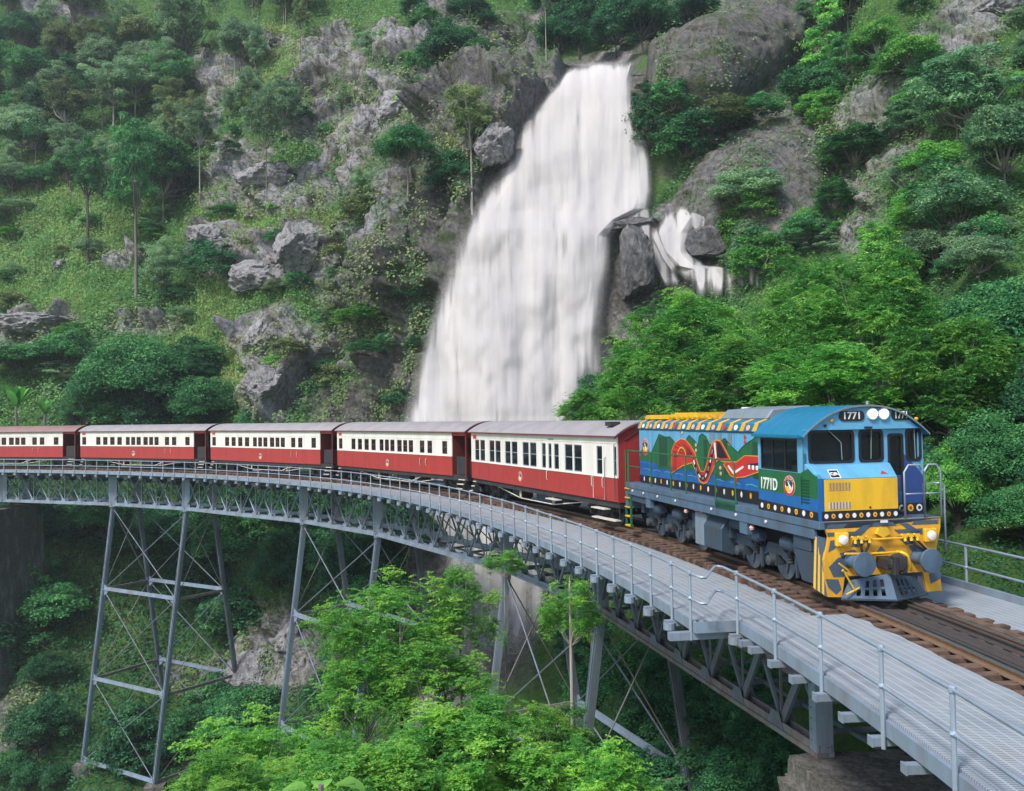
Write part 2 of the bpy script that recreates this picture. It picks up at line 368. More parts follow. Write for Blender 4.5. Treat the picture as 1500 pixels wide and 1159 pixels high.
def dist(px, py):
    """distance of the undisplaced ground along a direction"""
    px = np.asarray(px, float); py = np.asarray(py, float); px, py = np.broadcast_arrays(px, py)
    k = np.clip(np.searchsorted(_px, px)-1, 0, len(_px)-2); out = np.zeros(px.shape)
    f = np.clip((px-_px[k])/(_px[k+1]-_px[k]), 0, 1); f = f*f*(3-2*f)
    lg = [np.log(np.interp(py, a, b)) for a, b in _prof]; lg = np.array(lg)
    sh = np.indices(px.shape)
    A = lg[(k,)+tuple(sh)]; B = lg[(k+1,)+tuple(sh)]
    return np.exp(A*(1-f)+B*f)

cols = np.concatenate([np.linspace(-700, -60, 40, endpoint=False), np.linspace(-60, 1560, 800, endpoint=False), np.linspace(1560, 2400, 60)])
rows = np.concatenate([np.linspace(2600, 1180, 50, endpoint=False), np.linspace(1180, -20, 640, endpoint=False), np.linspace(-20, -130, 14)])
NI, NJ = len(cols), len(rows)
PX, PY = np.meshgrid(cols, rows)                      # (NJ, NI)
D = dist(PX, PY)
P = CAM+(FW[None, None]+((PX-750)/FPX)[..., None]*RT-((PY-579.5)/FPX)[..., None]*UP)*D[..., None]
# smooth normals of the base surface
gi = np.gradient(P, axis=1); gj = np.gradient(P, axis=0)
NRM = np.cross(gi, gj); NRM /= np.linalg.norm(NRM, axis=2, keepdims=True)+1e-9
toward = ((CAM-P)*NRM).sum(2) < 0; NRM[toward] *= -1
Pf = P.reshape(-1, 3); pxf = PX.ravel(); pyf = PY.ravel()

def blob(lst, jitter=.35, seed=31):
    """patches of the hillside given as (px, py, rx, ry[, strength])"""
    o = np.zeros(len(pxf)); jn = fbm(Pf, .16, 4, seed)*jitter
    for b in lst:
        s_ = b[4] if len(b) > 4 else 1
        r = np.sqrt(((pxf-b[0])/b[2])**2+((pyf-b[1])/b[3])**2)+jn
        o = np.maximum(o, s_*np.clip((1.15-r)/.3, 0, 1))
    return o
ROCK = blob([(50,478,75,26),(360,372,80,38),(440,362,36,48),(570,150,75,62),(520,215,60,50),(350,255,60,55),(440,125,45,52),(500,70,110,40),(700,85,110,55),
             (610,260,40,70),(540,390,95,75),(560,500,95,60),(540,590,110,50),(400,500,55,60),(385,575,45,45),(590,330,45,60),(720,225,45,40),(640,440,40,80),
             (310,100,60,32),(90,22,70,16),(390,50,50,14),(300,170,20,20),(190,395,30,16),(215,485,60,14),(470,260,60,40),(390,290,90,30),(460,170,60,40,.9),
             (750,350,210,300,1),(780,520,190,120),(880,110,80,60),(700,800,140,150),(700,930,130,70),
             (1060,75,150,75),(1110,230,90,90),(1080,300,110,60),(1000,340,80,70),(940,400,70,70),(1030,390,70,30),(1230,320,90,60,.9),(1180,170,40,30),(1390,110,65,55),(1300,200,60,60,.8),(1350,235,60,35,.8),(1450,30,70,30),(1210,235,40,35,.6),
             (410,960,75,75),(330,1000,80,40,.8),(20,1050,60,60,.8),(320,1110,60,30,.7),(650,1040,60,50,.9),(1030,600,30,40,.5),(120,210,24,12),(640,30,40,40)])
ROCK = np.clip(ROCK-.30*np.clip(fbm(Pf, .45, 4, 5), 0, 1)*(ROCK < 1.01), 0, 1)
WET_DARK = blob([(600,470,110,130,.9),(560,580,150,60,.9),(700,380,90,240,.8),(1060,80,160,80,.8),(1080,260,130,110,.7),(950,390,90,80,.9),(750,330,180,300,.7),(640,900,200,150,.6),(60,900,200,200,.6),(480,110,70,12,.9)], .25, 77)  # wet rock patches, plus a thin darker strip high on the left rocks
DRY = blob([(60,330,130,110,.75),(380,320,90,50,.8),(400,70,60,40,.9),(300,540,90,50,1),(370,100,60,40,.7),(110,900,100,90,.6),(300,420,60,80,.6),(1250,210,60,40,.5),(130,30,90,30,.5)], .3, 50)
_fy = [60, 100, 250, 350, 500, 600, 800, 1000, 1200]
FALL = 1.12-np.abs(pxf-np.interp(pyf, _fy, [890, 885, 846, 788, 757, 734, 728, 722, 720]))/np.interp(pyf, _fy, [60, 62, 122, 122, 136, 140, 110, 90, 60])
FALL = np.clip(FALL*5, 0, 1)*(pyf > 62)*(pyf < 1060)
amp = np.clip(D.ravel()/80, .12, 1.2)
corr = np.array([so_of(q) for q in Pf[::1]]) if False else None
# keep the ground out of the railway corridor
aa = np.arctan2(Pf[:, 0], Pf[:, 1]+R0)*R0; oo = np.hypot(Pf[:, 0], Pf[:, 1]+R0)-R0
keep = np.clip((np.abs(oo-.0)-3.6)/3, .0, 1); keep = np.where((aa > -110) & (aa < 30), keep, 1)
big = fbm(Pf, .045, 3, 11)*2.2
SMO = blob([(1060,70,150,85),(1095,260,110,130),(1010,340,70,60),(940,390,50,80)], .18, 81)
BULGE = np.clip(1-((pxf-1050)/150)**2-((pyf-78+(pxf-1050)*.28)/70)**2, 0, 1)**.6*4.2+np.clip(1-((pxf-1110)/125)**2-((pyf-270+(pxf-1110)*.35)/95)**2, 0, 1)**.6*2.6
_st = Pf@np.array([.1, .55, 1.0]); strata = np.abs(vnoise(np.stack([_st*1.0, fbm(Pf, .25, 3, 70)*1.2, _st*0], 1), 1., 71))*-.55+fbm(Pf, .5, 5, 72)*.28+facets(Pf, .22, 75, .7)*.22
rockd = facets(Pf, .16, 3, .8, (1, 1, .7))*1.5+facets(Pf, .42, 8, .7)*.62+facets(Pf, 1.1, 18, .6)*.32+fbm(Pf, 1.8, 3, 2)*.12
softd = fbm(Pf, .22, 4, 40)*.7
rockd = rockd*(1-SMO)+strata*SMO
disp = (big*(1-FALL)+ROCK*rockd*(1-.82*FALL)+(1-ROCK)*softd*(1-FALL)-FALL*1.2)*amp*keep+BULGE*(1-FALL)
dg = disp.reshape(NJ, NI)
for _ in range(2):
    e_ = np.pad(dg, 1, mode='edge'); dg = .4*dg+.15*(e_[:-2, 1:-1]+e_[2:, 1:-1]+e_[1:-1, :-2]+e_[1:-1, 2:])
disp = dg.ravel()
Pd = Pf+NRM.reshape(-1, 3)*disp[:, None]
low = (np.abs(oo) < 3.8) & (aa > -110) & (aa < 30)
Pd[low, 2] = np.minimum(Pd[low, 2], -3.35)
me = bpy.data.meshes.new('hillside')
me.vertices.add(len(Pd)); me.vertices.foreach_set('co', Pd.astype(np.float32).ravel())
ii, jj = np.meshgrid(np.arange(NI-1), np.arange(NJ-1)); a0 = (jj*NI+ii).ravel()
quads = np.stack([a0, a0+1, a0+NI+1, a0+NI], 1)
def set_faces(me, q):
    n, k = q.shape
    me.loops.add(n*k); me.loops.foreach_set('vertex_index', q.astype(np.int32).ravel())
    me.polygons.add(n); me.polygons.foreach_set('loop_start', np.arange(0, n*k, k, dtype=np.int32))
    me.polygons.foreach_set('loop_total', np.full(n, k, dtype=np.int32)); me.update(calc_edges=True)
set_faces(me, quads)
for nm, arr in (('rock', ROCK), ('dry', DRY), ('wet', WET_DARK)):
    at_ = me.attributes.new(nm, 'FLOAT', 'POINT'); at_.data.foreach_set('value', arr.astype(np.float32))
hill = link('hillside', me, M['terrain']); tag(hill, kind='structure')
GRID = Pd.reshape(NJ, NI, 3)
def ground(px, py):
    i = np.argmin(np.abs(cols-px)); j = np.argmin(np.abs(rows-py)); return Vector(GRID[j, i])
mb = MB(); n = 48
mb.add([(cos(2*pi*k/n)*320, sin(2*pi*k/n)*320, -38) for k in range(n)], [tuple(range(n))])
vf = mb.build('valley_floor', M['terrain']); tag(vf, kind='structure')

# ------------------------------------------------------------------ waterfall
def water():
    m = bpy.data.materials.new('silky_white_water'); m.use_nodes = True; t = m.node_tree; p = t.nodes['Principled BSDF']
    uv = N(t, 'ShaderNodeUVMap'); mp = N(t, 'ShaderNodeMapping'); mp.inputs['Scale'].default_value = (.55, .03, 1); t.links.new(uv.outputs[0], mp.inputs[0])
    n1 = N(t, 'ShaderNodeTexNoise', Scale=1.1, Detail=4, Roughness=.5); t.links.new(mp.outputs[0], n1.inputs['Vector'])
    mp2 = N(t, 'ShaderNodeMapping'); mp2.inputs['Scale'].default_value = (.22, .07, 1); t.links.new(uv.outputs[0], mp2.inputs[0])
    n3 = N(t, 'ShaderNodeTexNoise', Scale=1.3, Detail=3); t.links.new(mp2.outputs[0], n3.inputs['Vector'])
    c = ramp(t, n1.outputs[0], [(.3, (.49, .475, .485)), (.6, (.65, .62, .60))])
    t.links.new(c, p.inputs['Base Color']); p.inputs['Roughness'].default_value = .75; p.inputs['Specular IOR Level'].default_value = .1
    e = N(t, 'ShaderNodeAttribute', attribute_name='veil')
    # the veil thins in streaks where the sheet is thin
    s = N(t, 'ShaderNodeMath', operation='SUBTRACT'); t.links.new(n1.outputs[0], s.inputs[0]); s.inputs[1].default_value = .5
    k = N(t, 'ShaderNodeMath', operation='MULTIPLY'); t.links.new(s.outputs[0], k.inputs[0]); k.inputs[1].default_value = .55
    s3 = N(t, 'ShaderNodeMath', operation='MULTIPLY_ADD'); t.links.new(n3.outputs[0], s3.inputs[0]); s3.inputs[1].default_value = .8; t.links.new(k.outputs[0], s3.inputs[2])
    s4 = N(t, 'ShaderNodeMath', operation='SUBTRACT'); t.links.new(s3.outputs[0], s4.inputs[0]); s4.inputs[1].default_value = .36
    a = N(t, 'ShaderNodeMath', operation='ADD', use_clamp=True); t.links.new(e.outputs['Fac'], a.inputs[0]); t.links.new(s4.outputs[0], a.inputs[1])
    ar = N(t, 'ShaderNodeMath', operation='MULTIPLY', use_clamp=True); t.links.new(a.outputs[0], ar.inputs[0]); t.links.new(e.outputs['Fac'], ar.inputs[1])
    pw = ramp(t, ar.outputs[0], [(0, (0, 0, 0)), (.25, (.28,)*3), (.6, (.85,)*3), (1, (.975,)*3)])
    t.links.new(pw, p.inputs['Alpha'])
    tr = N(t, 'ShaderNodeBsdfTranslucent'); t.links.new(c, tr.inputs[0])
    tp = N(t, 'ShaderNodeBsdfTransparent'); m1 = N(t, 'ShaderNodeMixShader'); t.links.new(pw, m1.inputs[0]); t.links.new(tp.outputs[0], m1.inputs[1]); t.links.new(tr.outputs[0], m1.inputs[2])
    mx = N(t, 'ShaderNodeMixShader'); mx.inputs[0].default_value = .22; t.links.new(p.outputs[0], mx.inputs[1]); t.links.new(m1.outputs[0], mx.inputs[2])
    t.links.new(mx.outputs[0], t.nodes['Material Output'].inputs[0])
    return m
M['water'] = water()
def sheet(name, left, right, nu, nv, off, fold, seed, edge=(.12, .12), vtop=.03, vbot=.02, veil=1., dfun=None):
    """a falling sheet of water between two banks, lying just in front of the rock it runs over"""
    L = np.array(left, float); Rr = np.array(right, float)
    y0, y1 = max(L[0, 1], Rr[0, 1]), min(L[-1, 1], Rr[-1, 1])
    V = np.linspace(0, 1, nv); yl = L[0, 1]+(L[-1, 1]-L[0, 1])*V; yr = Rr[0, 1]+(Rr[-1, 1]-Rr[0, 1])*V
    xl = np.interp(yl, L[:, 1], L[:, 0]); xr = np.interp(yr, Rr[:, 1], Rr[:, 0])
    U = np.linspace(0, 1, nu); X = xl[:, None]*(1-U)+xr[:, None]*U; Y = yl[:, None]*(1-U)+yr[:, None]*U
    d = (dfun or dist)(X, Y)
    q = np.stack([X/24., Y/230., np.full_like(X, seed)], 2).reshape(-1, 3)
    fo = fbm(q, 1., 4, seed, .42).reshape(X.shape)
    q2 = np.stack([X/52., Y/80., np.full_like(X, seed+3)], 2).reshape(-1, 3); lump = fbm(q2, 1., 3, seed+9).reshape(X.shape)
    eb = np.minimum(1, np.minimum(U[None]/edge[0], (1-U[None])/edge[1]))
    led = .6*np.exp(-((Y-338+.12*(X-800)+10*np.sin(X/37.))/30.)**2)+.4*np.exp(-((Y-455-.3*(X-780)+8*np.sin(X/23.))/24.)**2)*np.clip((X-740)/40, 0, 1)+.35*np.exp(-((Y-200+.3*(X-850)+8*np.sin(X/19.))/24.)**2)
    d = d-off*(.35+.65*eb)-led*(nu > 100)*eb-fold*(fo*(.42 if nu > 100 else .35)+lump*(1.25 if nu > 100 else .7))*(.3+.7*eb)
    Q = CAM+(FW+((X-750)/FPX)[..., None]*RT-((Y-579.5)/FPX)[..., None]*UP)*d[..., None]
    me = bpy.data.meshes.new(name); me.vertices.add(nu*nv); me.vertices.foreach_set('co', Q.astype(np.float32).ravel())
    ii, jj = np.meshgrid(np.arange(nu-1), np.arange(nv-1)); a0 = (jj*nu+ii).ravel(); set_faces(me, np.stack([a0, a0+1, a0+nu+1, a0+nu], 1))
    tb = np.minimum(1, np.minimum((V[:, None]+.0)/max(vtop, 1e-3), (1-V[:, None])/max(vbot, 1e-3)))
    rag = fbm(np.stack([X/9., Y/90., np.full_like(X, seed+5)], 2).reshape(-1, 3), 1., 3, 4).reshape(X.shape)*(.35 if nu > 100 else .8)
    vl = np.clip(eb*tb*(1+rag)*1.15, 0, 1)*veil*np.where(Y > 690, .62, 1)
    a = me.attributes.new('veil', 'FLOAT', 'POINT'); a.data.foreach_set('value', (vl*np.ones_like(X)).astype(np.float32).ravel())
    uvl = me.uv_layers.new(name='UVMap'); li = np.zeros(len(me.loops), dtype=np.int32); me.loops.foreach_get('vertex_index', li)
    uvs = np.stack([X.ravel()/14., Y.ravel()/14.], 1)[li]; uvl.data.foreach_set('uv', uvs.astype(np.float32).ravel())
    o = link(name, me, M['water'], smooth=True); tag(o, kind='structure'); return o
sheet('waterfall', [(838,90),(818,118),(790,150),(762,178),(748,220),(716,268),(688,306),(668,345),(646,400),(628,450),(612,510),(596,560),(582,615),(590,700),(640,800),(650,900),(655,1000)],
      [(936,86),(928,118),(932,150),(944,190),(957,235),(962,280),(955,306),(920,322),(898,345),(896,400),(889,440),(880,490),(884,540),(875,580),(850,615),(830,700),(810,800),(800,900),(790,1000)],
      240, 420, 1.7, .62, 3, (.13, .10), .02, .1)
sheet('water_mist', [(832,92),(800,130),(765,168),(735,225),(700,270),(676,310),(655,360),(636,420),(618,490),(600,560),(584,615),(592,680)], [(930,86),(930,150),(950,230),(966,300),(915,330),(905,400),(900,470),(896,540),(880,615),(860,680)],
      160, 260, 3.3, .12, 17, (.22, .12), .05, .15, .40)
sheet('side_cascade', [(905,300),(880,318),(905,338),(938,360),(958,395),(975,425)], [(960,302),(965,318),(965,340),(975,362),(990,395),(1000,420)], 50, 70, 1.6, .2, 23, (.2, .2), .1, .1, .62)
sheet('side_cascade', [(980,300),(966,322),(950,342),(956,368),(980,394),(1004,414),(1012,445)], [(1016,300),(1034,318),(1020,342),(1016,370),(1036,388),(1082,392),(1098,440)], 90, 120, 2.1, .5, 29, (.34, .34), .12, .25, .92)
sheet('side_cascade', [(996,304),(1006,322),(1012,336)], [(1046,312),(1044,328),(1034,346)], 40, 30, 2.2, .3, 33, (.3, .3), .25, .25, .7)
sheet('side_cascade', [(950,330),(952,350),(966,380),(985,408)], [(964,328),(972,350),(984,376),(1006,404)], 40, 40, 2.2, .3, 35, (.3, .3), .25, .25, .7)
for k_, (xa, xb, ya, yb) in enumerate(((1068, 1082, 345, 420), (1080, 1096, 338, 424), (1094, 1110, 350, 420), (1104, 1116, 372, 425))):
    sheet('side_cascade', [(xa, ya), (xa-3, (ya+yb)/2), (xa-5, yb)], [(xb, ya), (xb+1, (ya+yb)/2), (xb+3, yb)], 24, 60, 2.6, .25, 41+k_, (.45, .45), .25, .3, .55)
# boulders and outcrops one could point at
def boulder(px, py, w_, h_, label, mat='boulder', seed=1, sink=.35, depth=.8, name='boulder', off=0, group=None, tilt=0):
    import bmesh
    b = bmesh.new(); bmesh.ops.create_icosphere(b, subdivisions=5, radius=1); V = np.array([v.co[:] for v in b.verts])
    me = bpy.data.meshes.new(name); b.to_mesh(me); b.free()
    g = ground(px, py); d = float(np.dot(np.array(g)-CAM, FW)); sc = d/FPX
    q = V+seed*7.3
    # plane cuts make flat faces
    rg = np.random.default_rng(seed)
    for k in range(14):
        nn = rg.normal(size=3); nn /= np.linalg.norm(nn); h = rg.uniform(.55, .92); dd = V@nn-h; V = V-np.outer(np.clip(dd, 0, 9), nn)
    V = V*(1+(facets(q, 1.6, seed)*.10+facets(q, 4., seed+3)*.05)*(.25 if mat == 'darkrock' else 1)+fbm(q, 3.5, 4, seed)*.035)[:, None]
    if tilt: ca, sa_ = cos(tilt), sin(tilt); V = np.stack([V[:, 0]*ca-V[:, 2]*sa_, V[:, 1], V[:, 0]*sa_+V[:, 2]*ca], 1)
    S = np.array([w_*sc/1.7, max(w_, h_)*sc/1.7*depth, h_*sc/1.7]); V = V*S
    me.vertices.foreach_set('co', V.astype(np.float32).ravel()); me.update()
    o = link(name, me, M[mat]); o.location = g-Vector(FW)*off+Vector((0, 0, 0)); o.rotation_euler = (0, 0, YAW)
    tag(o, label, 'rock', group)
    return o
boulder(440, 365, 58, 76, 'rounded grey boulder standing above the mossy cliff left of the falls', seed=2)
boulder(388, 400, 110, 60, 'broad split grey outcrop just left of the rounded boulder', seed=3, tilt=.2, name='rock_outcrop')
boulder(572, 150, 75, 80, 'steep slanted slab of pale grey rock on the upper left slope', seed=4, tilt=-.5, name='rock_outcrop')
boulder(530, 178, 60, 60, 'leaning grey slab left of the steepest slab', seed=5, tilt=-.4, name='rock_outcrop')
boulder(728, 228, 50, 60, 'pointed grey boulder touching the left edge of the waterfall', seed=6, off=1.5)
boulder(392, 272, 85, 52, 'wide grey outcrop under the small slender trees left of centre', seed=7, name='rock_outcrop')
boulder(335, 370, 52, 40, 'low grey boulder at the left end of the split outcrop', seed=9)
boulder(400, 578, 54, 50, 'smooth pinkish boulder just above the carriage roofs', seed=10)
boulder(376, 495, 50, 60, 'tall rounded boulder on the slope under the grass ledge', seed=11)
boulder(60, 470, 110, 30, 'flat grey rock shelf at the left edge above the bushes', seed=12, name='rock_shelf')
boulder(922, 382, 52, 108, 'dark wet boulder splitting the falls from the side cascade', 'darkrock', 16, depth=.7, off=2.4)
boulder(1032, 366, 58, 48, 'dark brown boulder between the two side streams', 'darkrock', 17, off=1.2)
boulder(925, 322, 80, 26, 'low rounded boulder under the thin veil of water', 'darkrock', 18, off=1.2)
boulder(1395, 100, 70, 70, 'grey crag high on the right slope between blue green trees', seed=19, name='rock_crag')
boulder(1460, 25, 90, 40, 'grey crag at the upper right corner', seed=20, name='rock_crag')
boulder(420, 935, 80, 70, 'cracked grey boulder beneath the viaduct behind the first tower', seed=21)
boulder(375, 990, 70, 60, 'brown grey boulder low in the gorge at the tower foot', seed=22)
boulder(355, 1035, 60, 50, 'lowest boulder of the pile behind the first tower', seed=24)
boulder(90, 385, 26, 16, 'small pale rock in the grass at far left', seed=26)
boulder(400, 52, 36, 12, 'small pale rock in the yellow grass near the top', seed=27)

# ------------------------------------------------------------------ viaduct
def strip(name, s0, s1, prof, m, parent=None, ds=1.2, offs=None, uv=False):
    """sweep a closed (o, z) profile along the curve of the line; offs(s) shifts it sideways"""
    n = max(2, int((s1-s0)/ds)+1); S = np.linspace(s0, s1, n); v = []; f = []; k = len(prof)
    for s in S:
        a = offs(s) if offs else 0
        v += [tuple(T(s, o+a, z)) for o, z in prof]
    for i in range(n-1):
        for j in range(k):
            j2 = (j+1) % k; f.append((i*k+j, i*k+j2, (i+1)*k+j2, (i+1)*k+j))
    f.append(tuple(range(k))[::-1]); f.append(tuple((n-1)*k+j for j in range(k)))
    me = bpy.data.meshes.new(name); me.from_pydata(v, [], f); me.update()
    if uv:
        u = me.uv_layers.new(name='UVMap')
        for p_ in me.polygons:
            for li in p_.loop_indices:
                vi = me.loops[li].vertex_index; u.data[li].uv = (S[vi//k], prof[vi % k][0]+(offs(S[vi//k]) if offs else 0))
    return link(name, me, m, parent)
def rect(o0, o1, z0, z1): return [(o0, z0), (o1, z0), (o1, z1), (o0, z1)]

SUP = [-118, -103, -87.2, -73.8, -64.4, -48.9, -39.3, -23.9, -14.6, -0.1]
via = empty('railway_viaduct', T(-40, 0, 0)); via['label'] = 'curved grey steel lattice viaduct carrying the train past the waterfall'; via['category'] = 'bridge'
def child(o, par):
    o.parent = par; o.matrix_parent_inverse = Matrix.Translation(-par.location); return o
RZ, RM = .78, .29
GO = 1.25; ZT, ZB = -.42, -3.05
for i in range(len(SUP)-1):
    a, b = SUP[i], SUP[i+1]
    span = empty('truss_span', T((a+b)/2, 0, -1.5)); child(span, via)
    for sd in (-1, 1):
        o = sd*GO
        def X(s, z, oo=0):   # straight chord between supports
            t_ = (s-a)/(b-a); A = T(a, o+oo, z); B = T(b, o+oo, z); return A.lerp(B, t_)
        mb = MB(); mb.bar(X(a+.06, ZT), X(b-.06, ZT), .32, .30); child(mb.build('top_chord', M['steel']), span)
        mb = MB(); mb.bar(X(a+.06, ZB), X(b-.06, ZB), .40, .10)
        for q in (-.13, .13): mb.bar(X(a+.06, ZB+.12, q), X(b-.06, ZB+.12, q), .03, .16)
        child(mb.build('bottom_chord', M['rust_chord'] if b > -1 else M['steel']), span)
        npan = max(4, int(round((b-a)/1.87))); ps = (b-a)/npan; mb = MB()
        lm = M['steel'] if b < -1 else M['steel_dark']
        for k in range(npan):
            s0_, s1_ = a+k*ps, a+(k+1)*ps
            w1_, w2_ = ((.15, .09) if k < npan/2 else (.09, .15)) if b < -1 else ((.20, .10) if k < npan/2 else (.10, .20)); mb.bar(X(s0_+.1, ZT-.1, .06), X(s1_-.1, ZB+.12, .06), w1_, .07, (0, 1, 0))
            mb.bar(X(s1_-.1, ZT-.1, -.06), X(s0_+.1, ZB+.12, -.06), w2_, .07, (0, 1, 0))
            if k: mb.bar(X(s0_, ZT), X(s0_, ZB), .05, .05)
            if k:   # gusset plates at the nodes
                c0 = X(s0_, ZB+.16, -.12); d_ = (X(b, 0)-X(a, 0)).normalized(); nn = Vector((-d_.y, d_.x, 0))
                for z0, sg in ((ZB+.02, 1), (ZT-.12, -1)):
                    c0 = X(s0_, z0); w0, w1, hh = .36, .16, .36*sg
                    for q in (-.16, .16):
                        pts = [c0-d_*w0, c0+d_*w0, c0+d_*w1+Vector((0, 0, hh)), c0-d_*w1+Vector((0, 0, hh))]
                        pts = [p_+nn*q for p_ in pts]; mb.add(pts+[p_+nn*.012 for p_ in pts], [(0,1,2,3),(7,6,5,4),(0,4,5,1),(1,5,6,2),(2,6,7,3),(3,7,4,0)])
        child(mb.build('lattice', lm), span)
        for e, s_ in ((0, a+.22), (1, b-.22)):
            mb = MB(); mb.bar(X(s_, ZT-.05), X(s_, ZB-.05), .30, .36, (0, 1, 0))
            c0 = X(s_, 0); d_ = (X(b, 0)-X(a, 0)).normalized(); nn = Vector((d_.y, -d_.x, 0))*1
            for zz in np.arange(-2.8, -.7, .22):
                for q in (-.08, .08):
                    c1 = Vector((c0.x, c0.y, 0))+d_*q-nn*(-.185)*1; c1.z = zz; mb.cyl(c1, nn, .022, .03, 6)
                    c1 = Vector((c0.x, c0.y, 0))+d_*q-nn*(.185)*1; c1.z = zz; mb.cyl(c1, nn, .022, .03, 6)
            child(mb.build('end_post', M['steel']), span)
    mb = MB()
    for k in range(0, int((b-a)/1.87)+1):
        s_ = a+.1+k*1.87
        if s_ < b: mb.bar(T(s_, -GO, -1.0), T(s_, GO, -1.0), .1, .25); mb.bar(T(s_, -GO, ZB), T(s_, GO, ZB), .08, .1); mb.bar(T(s_, GO, ZB+.1), T(s_, -GO, ZT-.2), .05, .05)
    mb.bar(T(a+.3, 0, -1.0), T(b-.3, 0, -1.0), .1, .2); mb.bar(T(a+.3, 0, ZB), T(b-.3, 0, ZB), .08, .09)
    child(mb.build('cross_bracing', M['steel_dark']), span)
# short girders of the approach
for (a, b) in ((.1, 9.5), (9.6, 22)):
    span = empty('girder_span', T((a+b)/2, 0, -1)); child(span, via)
    for sd in (-1, 1):
        child(strip('plate_girder', a, b, rect(sd*GO-.15, sd*GO+.15, -1.15, -.28), M['steel_dark']), span)

# walkways
def winner(s):   # inner edge of the near walkway
    if s > .35: return -3.17
    return float(np.interp(s, [-120, -60, -40, -28, -20, -12, .35], [-2.95, -2.95, -3.1, -3.6, -3.95, -4.15, -4.02]))
def wdeck(name, s0, s1, fi, fo, par, zt=-.175):
    S = np.linspace(s0, s1, max(2, int((s1-s0)/.35)+1)); v = []; f = []
    for s in S:
        for o, z in ((fi(s), zt), (fo(s), zt), (fo(s), zt-.05), (fi(s), zt-.05)): v.append(tuple(T(s, o, z)))
    for i in range(len(S)-1):
        for j in range(4): f.append((i*4+j, i*4+(j+1) % 4, i*4+4+(j+1) % 4, i*4+4+j))
    f += [(3, 2, 1, 0), tuple(4*(len(S)-1)+k for k in range(4))]
    me = bpy.data.meshes.new(name); me.from_pydata(v, [], f); me.update(); u = me.uv_layers.new(name='UVMap')
    for p_ in me.polygons:
        for li in p_.loop_indices:
            vi = me.loops[li].vertex_index; s = S[vi//4]; u.data[li].uv = (s, (fi(s), fo(s), fo(s), fi(s))[vi % 4])
    return child(link(name, me, M['grating']), par)
walk = empty('walkway', T(-2, -3, -.2)); tag(walk, 'pale grating walkway along the near side of the viaduct inside the handrail', 'walkway')
wav = lambda s: -.98+.10*vnoise(np.array([[s*1.9, 0, 0]]), 1., 3)[0]+.05*vnoise(np.array([[s*6, 0, 0]]), 1., 4)[0]
wdeck('deck', .37, 21, lambda s: -3.17, wav, walk, -.118)
wdeck('deck', -118, .36, winner, lambda s: -1.62, walk)
child(strip('edge_channel', .37, 21, rect(-3.24, -3.172, -.36, -.15), M['steel']), walk)
child(strip('edge_channel', -118, .30, rect(-.06, 0, -.36, -.155), M['steel'], offs=lambda s: winner(s)-.004), walk)
mb = MB(); mb.bar(T(.335, -4.08, -.255), T(.335, -3.2, -.255), .05, .21); child(mb.build('end_plate', M['steel']), walk)
mb = MB(); mb.bar(T(.14, -4.55, -.44), T(.14, -1.4, -.44), .16, .15); child(mb.build('outrigger', M['steel']), walk)
sp = [2.34+.0*k for k in range(0)]
post_near = [.2, 2.34, 4.27, 6.33, 8.18, 10.0, 11.9, 13.8, 15.7, 17.6, 19.5]
S_ = [x for x in np.arange(1.45, 20, .96)]
outr = [.95]+S_
for s_ in outr:
    mb = MB(); mb.bar(T(s_, -3.40, -.44), T(s_, -1.2, -.44), .13, .11); mb.bar(T(s_, -3.42, -.44), T(s_, -3.395, -.44), .145, .125); child(mb.build('outrigger', M['steel']), walk)
post_far = list(np.arange(.45, -110, -1.45))
for s_ in post_far:
    if s_ < -95: break
    e = winner(s_); mb = MB(); mb.bar(T(s_, e-.26, -.44), T(s_, -1.2, -.44), .13, .12)
    mb.cyl(T(s_, e-.16, -.50), (0, 0, 1), .13, .14, 12)
    child(mb.build('outrigger', M['steel']), walk)
hr = empty('handrail', T(-2, -3.2, 0)); tag(hr, 'galvanised two rail handrail along the near walkway with a kink in the middle', 'handrail')
for s_ in post_near+post_far:
    if s_ < -96: break
    e = winner(s_)-.10 if s_ < .35 else -3.27; mb = MB(); mb.tube([T(s_, e, -.52), T(s_, e, RZ)], .032, 8)
    mb.lathe([(-.045, .03), (-.03, .048), (.03, .048), (.045, .03)], T(s_, e, RZ), 'z', 8); mb.lathe([(-.04, .03), (0, .05), (.04, .03)], T(s_, e, RM), 'z', 8)
    child(mb.build('post', M['tube'], smooth=False), hr)
for z in (RZ, RM):
    pts = [T(s_, winner(s_)-.10, z) for s_ in np.arange(-112, .1, 1.45)]+[T(.34, -4.12, z), T(.75, -4.08, z), T(.80, -4.0, z), T(-.38, -3.42, z), T(-.42, -3.32, z), T(-.3, -3.27, z), T(.52, -3.27, z)]+[T(s_, -3.27, z) for s_ in post_near[1:]]
    mb = MB(); mb.tube(pts, .027, 8); child(mb.build('rail', M['tube'], smooth=True), hr)
walk2 = empty('walkway', T(-2, 2.4, -.2)); tag(walk2, 'narrow pale walkway on the far side of the rails beside the locomotive', 'walkway')
wdeck('deck', -118, 21, lambda s: 1.42+.08*vnoise(np.array([[s*2.2, 5, 0]]), 1., 3)[0], lambda s: 2.9, walk2)
child(strip('edge_channel', -118, 21, rect(2.903, 2.99, -.36, -.02), M['steel']), walk2)
hr2 = empty('handrail', T(-2, 3, 0)); tag(hr2, 'grey handrail on the far walkway in front of the green slope', 'handrail')
for s_ in np.arange(15.4, -60, -1.9):
    mb = MB(); mb.tube([T(s_, 3.02, -.4), T(s_, 3.02, RZ)], .032, 8); mb.lathe([(-.04, .03), (0, .05), (.04, .03)], T(s_, 3.02, RM), 'z', 8); child(mb.build('post', M['tube']), hr2)
